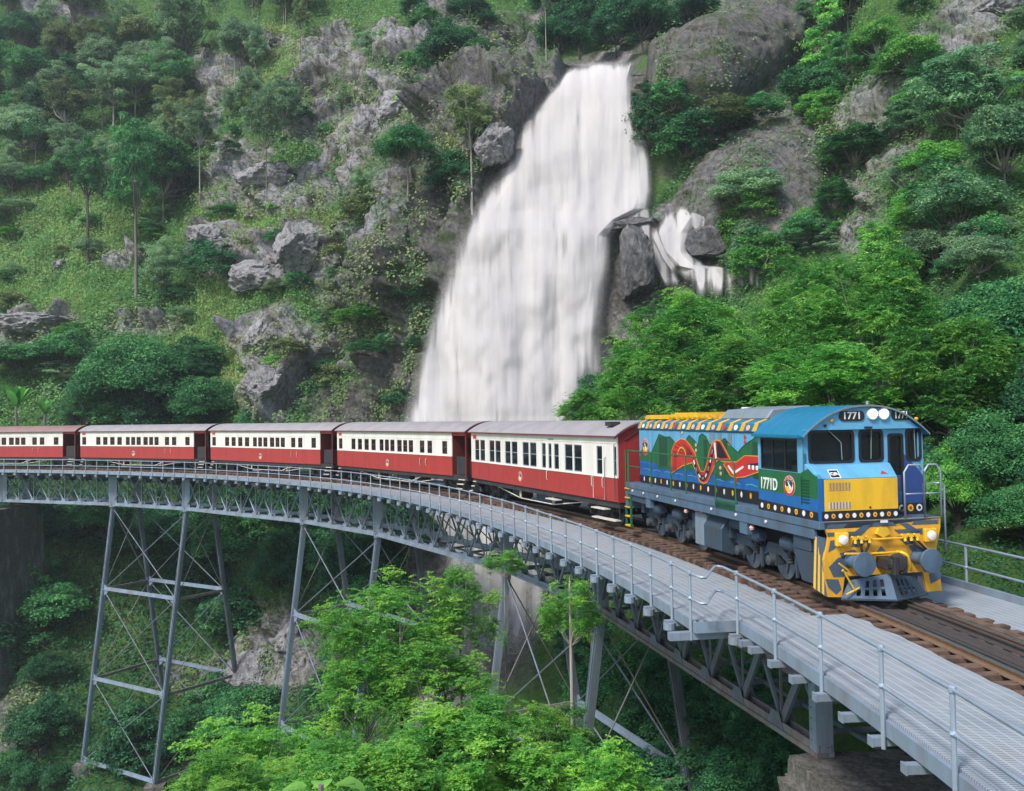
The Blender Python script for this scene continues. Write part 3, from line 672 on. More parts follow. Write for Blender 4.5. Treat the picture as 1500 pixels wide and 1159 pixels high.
for z in (RZ, RM):
    mb = MB(); mb.tube([T(s_, 3.02, z) for s_ in np.arange(-62, 17, 1.9)], .027, 8); child(mb.build('rail', M['tube'], smooth=True), hr2)

# track
trk = empty('railway_track', T(0, 0, 0)); tag(trk, 'curved narrow gauge track on brown timber sleepers', 'railway track')
def railprof(o, zt=0, h=.13): return [(o-.085, zt-h), (o+.085, zt-h), (o+.08, zt-h+.02), (o+.014, zt-h+.035), (o+.014, zt-.04), (o+.034, zt-.032), (o+.034, zt-.006), (o-.034, zt-.006), (o-.034, zt-.032), (o-.014, zt-.04), (o-.014, zt-h+.035), (o-.08, zt-h+.02)]
for o in (-.565, .565):
    rl = child(strip('rail', -118, 21, railprof(o), M['rail']), trk)
    rt = strip('rail_head', -118, 21, rect(o-.03, o+.03, -.005, .0), M['railtop']); rt.parent = rl; rt.matrix_parent_inverse = rl.matrix_parent_inverse.copy()
for o in (-.39, .39): child(strip('guard_rail', -118, 21, railprof(o, -.01, .12), M['wood_dark']), trk)
child(strip('centre_plank', -118, 21, rect(-.17, .0, -.125, -.085), M['wood_dark']), trk)
child(strip('centre_plank', -118, 21, rect(.02, .18, -.125, -.09), M['wood_dark']), trk)
for o in (-.86, .86): child(strip('guard_timber', -118, .6 if o < 0 else 21, rect(o-.10, o+.10, -.128, -.045), M['wood']), trk)
stuff = MB(); cnt = 0
for k, s_ in enumerate(np.arange(20.5, -118, -.47)):
    j = random.uniform(-.06, .06); j2 = random.uniform(-.06, .06); w2 = random.uniform(.095, .115)
    def sl(mb_): mb_.bar(T(s_+random.uniform(-.02, .02), -1.42+j, -.21), T(s_, 1.42+j2, -.21), w2*2, .16)
    if s_ < 13 and cnt < 100:
        mb = MB(); sl(mb)
        for o in (-.66, -.47, .47, .66): mb.cyl(T(s_+.05, o, -.12), (0, 0, 1), .018, .03, 6)
        child(mb.build('sleeper', M['wood'], bevel=.008), trk); cnt += 1
    else: sl(stuff)
o = child(stuff.build('sleeper_row', M['wood']), trk); o['kind'] = 'stuff'

# trestle towers
def tower(s0, s1, zb, lv, label, batter=.145, longb=.0):
    tw = empty('trestle_tower', T((s0+s1)/2, 0, ZB)); tag(tw, label, 'trestle tower', 'battered steel towers under the viaduct')
    H = ZB-zb
    def L(e, sd, z):
        s_ = (s0, s1)[e]+(-1 if e == 0 else 1)*(ZB-z)*longb; A = T(s_, sd*GO, z); nn = (T(s_, 1, z)-T(s_, 0, z)).normalized()
        return A+nn*sd*(ZB-z)*batter
    for e in (0, 1):
        for sd in (-1, 1):
            mb = MB(); p0 = L(e, sd, ZB-.15); p1 = L(e, sd, zb); dd = (p1-p0)
            tang = (T(s1, 0, 0)-T(s0, 0, 0)).normalized()
            mb.bar(p0, p1, .34, .07, tang); side_ = tang.cross(dd.normalized()).normalized()
            mb.bar(p0+tang*.12, p1+tang*.12, .30, .025, tang); mb.bar(p0-tang*.14, p1-tang*.14, .30, .02, tang)
            mb.box(p0.x-.25, p0.x+.25, p0.y-.25, p0.y+.25, p0.z, p0.z+.12)
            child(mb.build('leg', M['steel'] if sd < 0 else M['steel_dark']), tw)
            mb = MB(); q = L(e, sd, zb+.3); mb.box(q.x-.7, q.x+.7, q.y-.7, q.y+.7, zb-3, zb+.25); child(mb.build('footing', M['concrete']), tw)
    zs = [ZB-.3]+[ZB-H*f for f in lv]
    for a_, b_ in zip(zs[:-1], zs[1:]):
        for sd in (-1, 1):
            mb = MB(); p0, p1 = L(0, sd, b_), L(1, sd, b_); mb.bar(p0, p1, .26, .05); mb.bar(p0+Vector((0, 0, .13)), p1+Vector((0, 0, .13)), .05, .24); child(mb.build('strut', M['steel']), tw)
            mb = MB(); mb.tube([L(0, sd, a_), L(1, sd, b_)], .04, 5); mb.tube([L(1, sd, a_), L(0, sd, b_)], .04, 5); child(mb.build('tie_rod', M['steel_dark']), tw)
        for e in (0, 1):
            mb = MB(); p0, p1 = L(e, -1, b_), L(e, 1, b_); mb.bar(p0, p1, .12, .22); child(mb.build('strut', M['rust_chord']), tw)
            mb = MB(); mb.tube([L(e, -1, a_), L(e, 1, b_)], .032, 5); mb.tube([L(e, 1, a_), L(e, -1, b_)], .032, 5); child(mb.build('tie_rod', M['rust_chord']), tw)
        for e in (0, 1):
            for sd in (-1, 1):
                q = L(e, sd, b_); tg = (T(s1, 0, 0)-T(s0, 0, 0)).normalized(); mb = MB(); u = (1 if e == 0 else -1)
                pts = [q+Vector((0, 0, .5)), q+tg*.62*u+Vector((0, 0, .1)), q+tg*.62*u-Vector((0, 0, .15)), q-Vector((0, 0, .6))]; nn = Vector((-tg.y, tg.x, 0))*.05
                mb.add([a1-nn for a1 in pts]+[a1+nn for a1 in pts], [(0,1,2,3),(7,6,5,4),(0,4,5,1),(1,5,6,2),(2,6,7,3),(3,7,4,0)]); child(mb.build('gusset', M['steel']), tw)
    return tw
tower(-73.8, -64.4, -23.3, (.34, .69, 1.0), 'tall trestle tower at left standing clear of the trees')
tower(-48.9, -39.3, -19.5, (.37, .80, 1.0), 'middle trestle tower half hidden behind the feathery green trees')
tower(-23.9, -14.6, -14.5, (.56, .95), 'nearest trestle tower behind the slender tree left of the pier')

def pier(name, s, o0, o1, l, ztop, zbot, label, taper=.05, seed=3):
    V = []; F = []; nx, ny, nz = 26, 16, 22
    c = T(s, (o0+o1)/2, 0); tg = (T(s+.5, 0, 0)-T(s-.5, 0, 0)).normalized(); nn = Vector((-tg.y, tg.x, 0)); h = ztop-zbot
    import bmesh
    b = bmesh.new(); bmesh.ops.create_cube(b, size=2); bmesh.ops.bevel(b, geom=b.edges[:], offset=.10, segments=2, affect='EDGES'); bmesh.ops.subdivide_edges(b, edges=b.edges[:], cuts=14, use_grid_fill=True)
    A = np.array([v.co[:] for v in b.verts]); me = bpy.data.meshes.new(name); b.to_mesh(me); b.free()
    k = 1+taper*(1-A[:, 2])*h/4; lip = np.where(A[:, 2] > .86, .06, 0)
    Q = np.array(c)[None]+np.outer(A[:, 0]*(l/2*k+lip), np.array(tg))+np.outer(A[:, 1]*((o1-o0)/2*k+lip), np.array(nn)); Q[:, 2] = zbot+(A[:, 2]+1)/2*h
    Q = Q+A*(fbm(Q, 1.1, 4, seed)*.035+fbm(Q, 5, 3, seed)*.02)[:, None]
    me.vertices.foreach_set('co', Q.astype(np.float32).ravel()); me.update(); o = link(name, me, M['concrete']); tag(o, label, 'pier'); return o
pier('concrete_pier', .55, -2.05, 2.2, 2.2, -3.12, -12, 'stained mossy concrete pier under the near walkway at lower right')
pier('concrete_pier', -88.0, -2.6, 2.6, 2.6, -3.2, -20, 'dark concrete pier under the viaduct at the left edge', seed=9)
pier('concrete_pier', 9.55, -1.9, 1.9, 1.4, -1.2, -12, 'concrete pier below the approach span hidden at right', seed=10)

# ------------------------------------------------------------------ rolling stock
def text_mesh(txt, size, name, m, parent, mat4, ext=.004, bold=0):
    cu = bpy.data.curves.new('t', 'FONT'); cu.body = txt; cu.size = size; cu.extrude = ext; cu.align_x = 'CENTER'; cu.align_y = 'CENTER'; cu.offset = bold; cu.resolution_u = 3
    ob = bpy.data.objects.new('t', cu); C.objects.link(ob); dg = bpy.context.evaluated_depsgraph_get()
    me = bpy.data.meshes.new_from_object(ob.evaluated_get(dg)); bpy.data.objects.remove(ob); me.name = name
    me.transform(mat4); me.materials.clear(); o = link(name, me, m, parent); return o
# matrices that stand text on a vehicle: side facing -Y, front facing +X
def on_side(x, y, z, sx=1): return Matrix.Translation((x, y, z)) @ Matrix.Rotation(pi/2, 4, 'X') @ Matrix.Diagonal((sx, 1, 1, 1))
def on_front(x, y, z, sx=1, tilt=0): return Matrix.Translation((x, y, z)) @ Matrix.Rotation(pi/2, 4, 'Z') @ Matrix.Rotation(pi/2-tilt, 4, 'X') @ Matrix.Diagonal((sx, 1, 1, 1))
def disc(mb, x, y, z, rx, rz, t=.006, n=20, face='side', r0=0):
    pts = [(cos(2*pi*k/n)*rx, sin(2*pi*k/n)*rz) for k in range(n)]
    if r0:   # ring
        f = (lambda u, v, a: (x+u, y-a, z+v)) if face == 'side' else (lambda u, v, a: (x+a, y+u, z+v))
        b = len(mb.v)
        for s in (1, r0):
            for (u, v) in pts: mb.v.append(f(u*s, v*s, t))
        for k in range(n):
            j = (k+1) % n; mb.f.append((b+k, b+j, b+n+j, b+n+k))
        return
    if face == 'side': mb.prism(pts, 0, t, lambda u, v, a: (x+u, y-a, z+v))
    else: mb.prism(pts, 0, t, lambda u, v, a: (x+a, y+u, z+v))
def flat(mb, pts, y, t=.004): mb.prism(pts, 0, t, lambda u, v, a: (u, y-a, v))
def flatf(mb, pts, x, t=.004): mb.prism(pts, 0, t, lambda u, v, a: (x+a, u, v))
def rrect(u0, u1, v0, v1, r, n=4):
    out = []
    for (cx, cy, a0) in ((u1-r, v1-r, 0), (u0+r, v1-r, 90), (u0+r, v0+r, 180), (u1-r, v0+r, 270)):
        for k in range(n+1):
            a = radians(a0+90*k/n); out.append((cx+r*cos(a), cy+r*sin(a)))
    return out
def placer(name, sa, sb):
    """empty at the rear end on the rails, X along the vehicle towards the front"""
    A = T(sa, 0, 0); B = T(sb, 0, 0); d = B-A
    e = empty(name, A, math.atan2(d.y, d.x)); e.rotation_euler = (0, -math.asin(d.z/d.length), math.atan2(d.y, d.x)); return e, d.length

def wheelset(par, x, r, mw, ytr=.565):
    for sd in (-1, 1):
        mb = MB(); y = sd*ytr; o_ = sd*.065
        mb.lathe([(-.07*sd, r+.028), (-.045*sd, r+.028), (-.03*sd, r), (.06*sd, r-.005), (.062*sd, r-.06), (.02*sd, r-.075), (.0, r*.5), (.03*sd, .12), (.10*sd, .10), (.11*sd, .02)], (x, y, r), 'y', 28)
        wl_ = mb.build('wheel', mw, par, smooth=False)
        if r > .4: mb = MB(); mb.lathe([(.062*sd, r-.012), (.066*sd, r-.016), (.066*sd, r-.052), (.060*sd, r-.056)], (x, y, r), 'y', 28); mb.build('tyre', M['tyre'], wl_)
    mb = MB(); mb.cyl((x, 0, r), (0, 1, 0), .07, 1.05, 10); mb.build('axle', M['black'], par)

def coach_bogie(par, x, k):
    b = empty('bogie', (x, 0, 0), parent=par)
    for dx in (-.8, .8): wheelset(b, dx, .38, M['wheel'])
    for sd in (-1, 1):
        mb = MB(); y = sd*.80
        mb.prism([(-1.25, .52), (-1.1, .60), (-.35, .60), (-.2, .42), (.2, .42), (.35, .60), (1.1, .60), (1.25, .52), (1.25, .46), (.55, .46), (.3, .28), (-.3, .28), (-.55, .46), (-1.25, .46)], y-.03, y+.03, lambda u, v, a: (u, a, v))
        for dx in (-.8, .8): mb.box(dx-.13, dx+.13, y-.09, y+.09, .26, .56); mb.box(dx-.08, dx+.08, y-.13, y+.13, .31, .45)
        for dx in (-.25, 0, .25): mb.lathe([(.34, .07), (.60, .07)], (dx, y, 0), 'z', 8)
        mb.build('side_frame', M['black'], b)
    mb = MB(); mb.box(-.18, .18, -.8, .8, .45, .70); mb.build('bolster', M['black'], b)
    return b

def emblem(par, x, y, z, rx, rz, name='emblem', face='side'):
    mb = MB(); fl = 'side' if face == 'side' else 'front'
    disc(mb, x, y, z, rx, rz, .005, 24, fl); o = mb.build(name, M['white'], par); o['label'] = 'oval railway emblem with a red rim'
    mb = MB(); disc(mb, x, y-.006, z, rx*.98, rz*.98, .003, 24, fl, r0=.72); mb.build('emblem_rim', M['red2'], o).parent = o
    mb = MB(); disc(mb, x, y-.007, z+rz*.18, rx*.62, rz*.45, .003, 16, fl); mb.build('emblem_picture', M['dkgreen'], o)
    mb = MB(); disc(mb, x-rx*.1, y-.011, z-rz*.30, rx*.5, rz*.26, .003, 14, fl); mb.build('emblem_picture', M['yellow'], o)
    mb = MB(); flat(mb, [(x-rx*.2, z+rz*.45), (x+rx*.45, z-rz*.1), (x+rx*.3, z-rz*.45), (x+rx*.05, z-rz*.05)], y-.015, .003); mb.build('emblem_picture', M['white'], o)
    mb = MB(); disc(mb, x, y-.012, z+rz*.38, rx*.16, rz*.16, .004, 10, fl); mb.build('emblem_picture', M['skyblue'], o)
    for k in range(7):   # small white lettering marks round the rim
        a = radians(35+k*18)
        mb = MB(); disc(mb, x+cos(a)*rx*.85, y-.010, z+sin(a)*rz*.85, rx*.06, rz*.06, .003, 6, fl); mb.build('emblem_picture', M['white'], o)
    return o

def coach(name, sa, sb, wins, porch, label, roofm, near):
    """wins: (x0, x1) openings measured from the rear end"""
    root, L = placer(name, sa, sb); tag(root, label, 'railway carriage', 'red and cream timber carriages of the train')
    W = 1.335; zb, zl, zw0, zw1, ze = .92, (1.73 if near else 1.90), (1.80 if near else 2.0), (2.79 if near else 2.66), 3.16
    Lb = L-porch
    def wall(y, sd, nm):
        yo = y; yi = y-sd*.05
        mb = MB(); mb.box(0, Lb, min(yo, yi), max(yo, yi), zb, zl); mb.build(nm+'_lower', M['red'], root)
        mb = MB(); mb.box(0, Lb, min(yo, yi)+.004*sd, max(yo, yi)+.004*sd, zl, zw0); mb.box(0, Lb, min(yo, yi)+.004*sd, max(yo, yi)+.004*sd, zw1, ze)
        xs = [0]+[q for w_ in wins for q in w_]+[Lb]
        for i in range(0, len(xs), 2):
            if xs[i+1] > xs[i]: mb.box(xs[i], xs[i+1], min(yo, yi)+.004*sd, max(yo, yi)+.004*sd, zw0, zw1)
        # waist and eaves mouldings
        mb.box(0, Lb, yo+(.005*sd if sd > 0 else -.02), yo+(.02*sd if sd > 0 else -.005), zl-.01, zl+.03); mb.box(0, Lb, yo+(.005 if sd > 0 else -.018), yo+(.018 if sd > 0 else -.005), zw1+.1, zw1+.125)
        mb.build(nm+'_upper', M['cream'], root)
    wall(-W, -1, 'side_wall'); wall(W, 1, 'side_wall')
    for sd in (-1, 1):
        for (x0, x1) in wins:
            y = sd*(W-.03); fr = MB(); t = .035
            fr.box(x0, x0+t, y-.015, y+.015, zw0, zw1); fr.box(x1-t, x1, y-.015, y+.015, zw0, zw1); fr.box(x0+t, x1-t, y-.015, y+.015, zw0, zw0+t); fr.box(x0+t, x1-t, y-.015, y+.015, zw1-t, zw1); fr.box(x0+t, x1-t, y-.013, y+.013, (zw0+zw1)/2, (zw0+zw1)/2+.04)
            o = fr.build('window', M['reddark'] if not near else M['hatch'], root)
            g = MB(); g.box(x0+t, x1-t, y-.004, y+.004, zw0+t, zw1-t); g.build('pane', M['glass'], o)
    # body ends and floor, seats give the dark inside
    mb = MB(); mb.box(.0, .05, -W+.052, W-.052, zb, ze+.0)
    mb.build('end_wall', M['reddark'], root)
    mb = MB(); xe = Lb if porch else L
    if near: 
        mb.box(xe-.05, xe+.004, -W+.052, W-.052, zb, ze); mb.box(xe+.004, xe+.03, -W, W, zb-.02, zb+.06)
        for yy in (-1.0, -.5, 0, .5, 1.0): mb.box(xe+.004, xe+.014, yy-.01, yy+.01, zb+.1, ze-.02)
    else: mb.box(xe-.05, xe, -W+.052, -.42, zb, ze); mb.box(xe-.05, xe, .42, W-.052, zb, ze); mb.box(xe-.05, xe, -.42, .42, 2.9, ze)
    mb.build('end_wall', M['red'] if near else M['reddark'], root)
    mb = MB(); mb.box(.05, L, -W+.06, W-.06, zb-.03, zb+.05); mb.build('floor', M['black'], root)
    mb = MB()
    for k in range(int(Lb/1.7)):
        x = .9+k*1.7
        for sd in (-1, 1): mb.box(x, x+.12, sd*.75-.45, sd*.75+.45, 1.0, 2.05); mb.box(x-.4, x, sd*.75-.45, sd*.75+.45, 1.0, 1.45)
    mb.build('seat_row', M['wood'], root)
    # roof arc
    def zr(y): return 3.66-.50*abs(y/1.47)**2.2
    ys = np.linspace(-1.47, 1.47, 25); prof = [(y, zr(y)) for y in ys]+[(y, zr(y)-.035) for y in ys[::-1]]
    x0r, x1r = -.12, L+.10; mb = MB(); mb.prism(prof, x0r, x1r, lambda u, v, a: (a, u, v)); mb.build('roof', roofm, root)
    mb = MB()
    prof = [(y, zr(y)-.036) for y in ys]+[(y, zr(y)-.11) for y in ys[::-1]]
    for xx in (x0r, x1r-.04): mb.prism(prof, xx, xx+.04, lambda u, v, a: (a, u, v))
    mb.box(x0r, x1r, -1.475, -1.44, 3.10, 3.145); mb.box(x0r, x1r, 1.44, 1.475, 3.10, 3.145)
    mb.build('roof_edge', M['reddark'], root)
    # gable filling under the roof
    mb = MB(); prof = [(y, zr(y)-.04) for y in ys if abs(y) < 1.33]; prof = [(-1.31, ze-.01)]+prof+[(1.31, ze-.01)]
    mb.prism(prof, .0, .04, lambda u, v, a: (a, u, v)); mb.prism(prof, xe-.05, xe, lambda u, v, a: (a, u, v)); mb.build('gable', M['red'], root)
    if porch:
        # open end platform: inner door, side posts, gate, red top board
        mb = MB(); mb.box(xe-.04, xe-.0, -.40, .40, zb, 2.9); d_ = mb.build('door', M['reddark'], root)
        mb = MB(); mb.box(xe+.001, xe+.006, -.28, .28, 1.9, 2.75); mb.build('pane', M['glass'], d_)
        mb = MB(); mb.box(xe, L, -W, -W+.05, ze-.22, ze); mb.box(xe, L, W-.05, W, ze-.22, ze); mb.box(L-.05, L, -W+.05, W-.05, ze-.3, ze); mb.build('platform_board', M['red'], root)
        for sd in (-1, 1):
            mb = MB(); mb.box(L-.08, L, sd*(W-.05)-.04, sd*(W-.05)+.04, zb, ze-.22); mb.build('post', M['reddark'], root)
            mb = MB(); mb.box(L-.06, L-.01, sd*.75-.30, sd*.75+.30, zb+.05, zb+.95); mb.build('end_screen', M['reddark'], root)
        mb = MB(); mb.box(xe+.3, L-.1, -W+.1, -W+.14, 1.0, 1.9); mb.build('gate', M['black'], root)
    # underframe
    mb = MB(); mb.box(0, L, -1.26, -1.16, .70, .91); mb.box(0, L, 1.16, 1.26, .70, .91); mb.box(0, .15, -1.15, 1.15, .68, .9); mb.box(L-.15, L, -1.15, 1.15, .68, .9)
    for k in range(9): x = 1+k*(L-2)/8; mb.box(x-.04, x+.04, -1.15, 1.15, .72, .88)
    mb.build('underframe', M['black'], root)
    for y in (-1.12, 1.12):
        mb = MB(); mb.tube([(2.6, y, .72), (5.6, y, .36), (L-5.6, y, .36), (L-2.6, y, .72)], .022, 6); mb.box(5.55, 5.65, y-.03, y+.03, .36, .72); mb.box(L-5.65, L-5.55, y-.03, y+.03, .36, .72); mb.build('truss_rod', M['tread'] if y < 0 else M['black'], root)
    mb = MB(); mb.box(4.4, 5.4, -1.0, -.45, .34, .68); mb.build('battery_box', M['black'], root)
    mb = MB(); mb.box(L/2-.5, L/2+1.1, -.9, .3, .30, .66); mb.build('equipment_box', M['bogie'], root)
    mb = MB(); mb.lathe([(-.5, .19), (.5, .19)], (L/2+2.2, -.6, .5), 'x', 14); mb.build('air_tank', M['black'], root)
    for x in (1.7, L-2.0): coach_bogie(root, x, 0)
    for x in (0, L):
        s = -1 if x == 0 else 1
        mb = MB(); mb.box(min(x, x+s*.3), max(x, x+s*.3), -.12, .12, .70, .92); mb.build('coupler', M['black'], root)
    # steps at both ends
    def steps(x, nst=3, w_=.34):
        for sd in (-1, 1):
            mb = MB(); mb.box(x-w_/2, x+w_/2, min(sd*1.16, sd*1.13), max(sd*1.16, sd*1.13), .36, .9)
            for q in (-w_/2-.02, w_/2): mb.hexa([(x+q, sd*1.12, .30), (x+q+.02, sd*1.12, .30), (x+q+.02, sd*1.5, .26), (x+q, sd*1.5, .26), (x+q, sd*1.12, .9), (x+q+.02, sd*1.12, .9), (x+q+.02, sd*1.22, .9), (x+q, sd*1.22, .9)])
            o = mb.build('step', M['black'], root)
            for k in range(nst):
                z = .30+k*.22; yy = sd*(1.42-k*.09); mb = MB(); mb.box(x-w_/2, x+w_/2, yy-.1, yy+.1, z, z+.035); mb.build('tread', M['tread'], o)
    steps(.32); 
    if porch: steps(L-.45, w_=.6)
    else:
        for (xx, wd, z) in ((9.4, 1.0, .60), (13.3, 1.0, .60), (13.7, 1.7, .27)):
            mb = MB(); mb.box(xx-wd/2, xx+wd/2, -1.46, -1.22, z, z+.04); o = mb.build('step', M['tread'], root)
            mb = MB()
            for q in (-wd/2+.05, wd/2-.05): mb.box(xx+q-.015, xx+q+.015, -1.26, -1.23, z+.04, .9)
            mb.build('hanger', M['black'], o)
    # small things on the side
    mb = MB(); mb.box(.30, .72, -W-.02, -W-.006, 2.83, 3.0); mb.build('sign_plate', M['red2'], root)
    emblem(root, 6.05 if near else 7.1, -W-.001, 1.3, .235, .24)
    for xx in ((8.9, 12.75, 13.55) if near else (11.1, 11.75)):
        mb = MB(); mb.tube([(xx, -W-.005, 1.72), (xx, -W-.06, 1.68), (xx, -W-.06, 1.38), (xx, -W-.005, 1.34)], .014, 6); mb.build('grab_handle', M['tread'], root)
    if near:
        mb = MB(); mb.box(12.80, 13.62, -W-.018, -W-.006, 1.0, 1.72); mb.build('door_panel', M['red'], root)
        mb = MB()
        for xx in (12.78, 13.62): mb.box(xx, xx+.025, -W-.02, -W-.006, .95, 3.02)
        mb.build('door_frame', M['cream'], root)
        for xx, z0, z1 in ((13.75, .95, 2.4), (14.45, 1.0, 2.9)):
            mb = MB(); mb.tube([(xx, -W-.005, z0), (xx, -W-.07, z0+.04), (xx, -W-.07, z1-.04), (xx, -W-.005, z1)], .014, 6); mb.build('grab_handle', M['wheel'], root)
        mb = MB(); mb.box(13.3, 13.75, -1.1, -.75, 3.48, 3.63); mb.build('roof_vent', M['black'], root)
        mb = MB(); mb.tube([(L+.03, -1.05, 3.0), (L+.05, -.3, 3.45)], .015, 5); mb.build('end_pipe', M['black'], root)
        mb = MB(); mb.box(9.0, 9.5, -W-.02, -W-.006, 2.93, 2.98); mb.build('side_vent', M['hatch'], root)
    else:
        mb = MB(); mb.tube([(9.6, -1.2, .36), (11.0, -1.2, .74)], .03, 5); mb.build('brace', M['tread'], root)
    return root

GAP, LM, L5, LL = .9326, 15.82, 14.5657, 11.9403
far_w = [(.27,.82)]+[(2.19+i*.945, 2.19+i*.945+.60) for i in range(4)]+[(6.14, 6.66), (6.83, 7.35), (7.52, 8.06), (8.38, 8.94), (9.10, 9.60), (9.76, 10.28), (11.04, 11.56), (11.88, 12.40), (13.45, 13.97)]
near_w = [(.52, 1.10), (1.24, 1.88), (2.46, 3.10), (3.22, 3.86), (4.40, 5.04), (5.16, 5.82), (6.38, 7.04), (7.16, 7.82), (8.36, 8.74), (8.98, 9.28), (9.52, 9.95), (10.48, 11.14), (11.26, 11.91), (13.06, 13.48), (14.32, 14.50)]
r_ = -LL-GAP
coach('railway_carriage', r_-L5, r_, near_w, 0, 'red and cream carriage with paired windows coupled right behind the locomotive', M['roofg'], True)
r_ -= L5+GAP
lab = ['second carriage behind the locomotive with a grey roof and small single windows', 'third carriage from the locomotive with a grey roof', 'fourth carriage from the locomotive with a grey roof', 'last carriage in view at the left edge with a brownish red roof']
for i in range(4):
    coach('railway_carriage', r_-LM, r_, far_w, 1.35, lab[i], M['roofb'] if i == 3 else M['roofg'], False); r_ -= LM+GAP

# ---- locomotive.  local x = LL - t (t measured back from the front headstock)
loco, _ = placer('locomotive', -LL, 0); tag(loco, 'diesel locomotive painted with green hills, a red serpent and a yellow nose', 'locomotive')
X = lambda t_: LL-t_
HW = .98   # hood half width
def poly_side(name, pts, m, y, par=loco, t_=.004, label=None):
    mb = MB(); flat(mb, [(X(a), b) for a, b in pts], y, t_); o = mb.build(name, m, par)
    if label: o['label'] = label
    return o
# footplate frame
mb = MB(); mb.box(X(11.7), X(.05), -1.38, 1.38, 1.50, 1.66); mb.box(X(11.7), X(.3), -1.36, -1.28, 1.28, 1.50); mb.box(X(11.7), X(.3), 1.28, 1.36, 1.28, 1.50); mb.box(X(11.9), X(11.7), -1.35, 1.35, .8, 1.66)
mb.build('frame', M['frame'], loco, bevel=.01)
mb = MB(); mb.box(X(11.3), X(1.0), -.45, .45, .95, 1.5); mb.build('centre_sill', M['black'], loco)
for t_ in (9.75, 3.35):
    for y0 in (-1.34, 1.2): mb = MB(); mb.box(X(t_+.33), X(t_-.05), y0, y0+.14, 1.0, 1.28); mb.build('jacking_pad', M['frame'], loco)
mb = MB(); mb.box(X(11.5), X(9.9), -1.30, -1.2, 1.08, 1.27); mb.build('side_box', M['bogie'], loco)
for y0 in (-1.3, .9): mb = MB(); mb.box(X(1.25), X(.55), y0, y0+.4, .98, 1.50); mb.build('sand_box', M['bogie'], loco, bevel=.02)
mb = MB()
for t_ in (11.2, 10.2, 9.0, 7.6, 5.2, 3.8, 2.3): mb.cyl((X(t_), -1.37, 1.42), (0, 1, 0), .035, .03, 8)
mb.build('marker', M['white'], loco)
# long hood
mb = MB(); mb.box(X(11.55), X(2.62), -HW, HW, 1.66, 3.38); hood = mb.build('hood', M['skyblue'], loco, bevel=.015)
mb = MB(); prof = [(-1.0, 3.385), (-1.03, 3.42), (-.98, 3.60), (-.75, 3.70), (.75, 3.70), (.98, 3.60), (1.03, 3.42), (1.0, 3.385)]
mb.prism(prof, X(11.58), X(2.5), lambda u, v, a: (a, u, v)); roofh = mb.build('hood_roof', M['roofblue'], loco)
for k in range(13):   # painted bands across the chamfered roof edge
    t_ = 11.35-k*.66; mb = MB()
    q = [(-1.036, 3.42), (-.986, 3.605), (-.752, 3.707), (-.4, 3.707)]; q2 = [(a+.0, b) for a, b in q]
    for a, b in zip(q[:-1], q[1:]): mb.add([(X(t_+.12), a[0], a[1]), (X(t_-.10), a[0], a[1]), (X(t_-.16), b[0], b[1]), (X(t_+.04), b[0], b[1])], [(0, 1, 2, 3)])
    mb.build('roof_band', M['orange'], roofh)
    if k < 12:
        mb = MB(); disc(mb, 0, 0, 0, .12, .06); mb.v = [(X(t_-.33)+v[0], -1.038-(.0)+(v[2])*.27, 3.50+v[2]) for v in mb.v]
        mb = MB(); c0 = X(t_-.34)
        pts = [(cos(2*pi*j/10)*.11, sin(2*pi*j/10)*.07) for j in range(10)]
        mb.add([(c0+u, -1.018+(v+.0)*.27+.0-.006, 3.505+v) for u, v in pts], [tuple(range(10))])
        mb.build('roof_band', [M['white'], M['pink'], M['white'], M['pink'], M['red2']][k % 5], roofh)
yc = -HW-.002
GREEN = [(11.47,2.62),(10.99,2.83),(10.46,2.63),(9.74,3.25),(9.21,3.17),(8.85,3.19),(8.55,3.06),(8.32,2.94),(7.88,2.95),(7.43,3.26),(7.02,3.11),(6.82,2.98),(6.74,3.23),(6.54,3.32),(6.28,3.24),(6.04,3.03),(5.6,3.02),(5.23,3.19),(5.11,3.22),(4.78,3.04),(4.39,2.88),(4.17,3.01),(3.79,3.16),(3.58,3.22),(3.37,3.35),(2.7,3.34),(2.7,2.35),(3.29,2.37),(3.73,2.32),(4.37,2.33),(5.17,2.13),(5.65,2.2),(5.89,2.29),(6.93,2.29),(7.91,2.29),(8.98,2.23),(9.72,2.19),(9.96,2.33),(10.83,2.39),(11.48,2.39)]
for (a, b, c_) in ((10.0, 9.3, 0), (7.55, 7.1, 0)): pass
poly_side('mural_sea', [(11.52, 2.5), (2.66, 2.5), (2.66, 1.68), (11.52, 1.68)], M['seablue'], yc, hood)
poly_side('mural_hills', GREEN, M['green'], yc-.005, hood)
for t0, t1 in ((9.75, 9.1), (6.45, 6.2), (3.6, 3.35), (5.2, 5.0)): poly_side('mural_shade', [(t0, 3.18), (t1, 3.15), (t1, 2.3), (t0, 2.3)], M['dkgreen'], yc-.0105, hood)
for t0 in (6.05, 5.55, 4.95): poly_side('hood_panel', [(t0, 3.34), (t0-.22, 3.34), (t0-.22, 3.02), (t0, 3.05)], M['hatch'], yc-.006, hood)
poly_side('mural_band', [(11.52, 1.90), (2.66, 2.0), (2.66, 1.68), (11.52, 1.68)], M['blackpaint'], yc-.006, hood)
SN = [(8.79,2.11),(8.72,2.78),(8.47,3.02),(8.01,3.15),(7.65,3.13),(7.3,2.97),(6.97,2.73),(6.85,2.51),(6.66,2.3),(6.43,2.29),(6.26,2.49),(6.11,2.81),(5.85,3.09),(5.59,3.17),(5.35,3.15),(5.13,2.98),(4.85,2.73),(4.8,2.66),(5.26,2.61),(5.44,2.66),(5.62,2.62),(5.75,2.51),(5.95,2.29),(6.22,2.03),(6.48,1.96),(6.74,2.02),(7.0,2.28),(7.19,2.5),(7.91,2.38)]
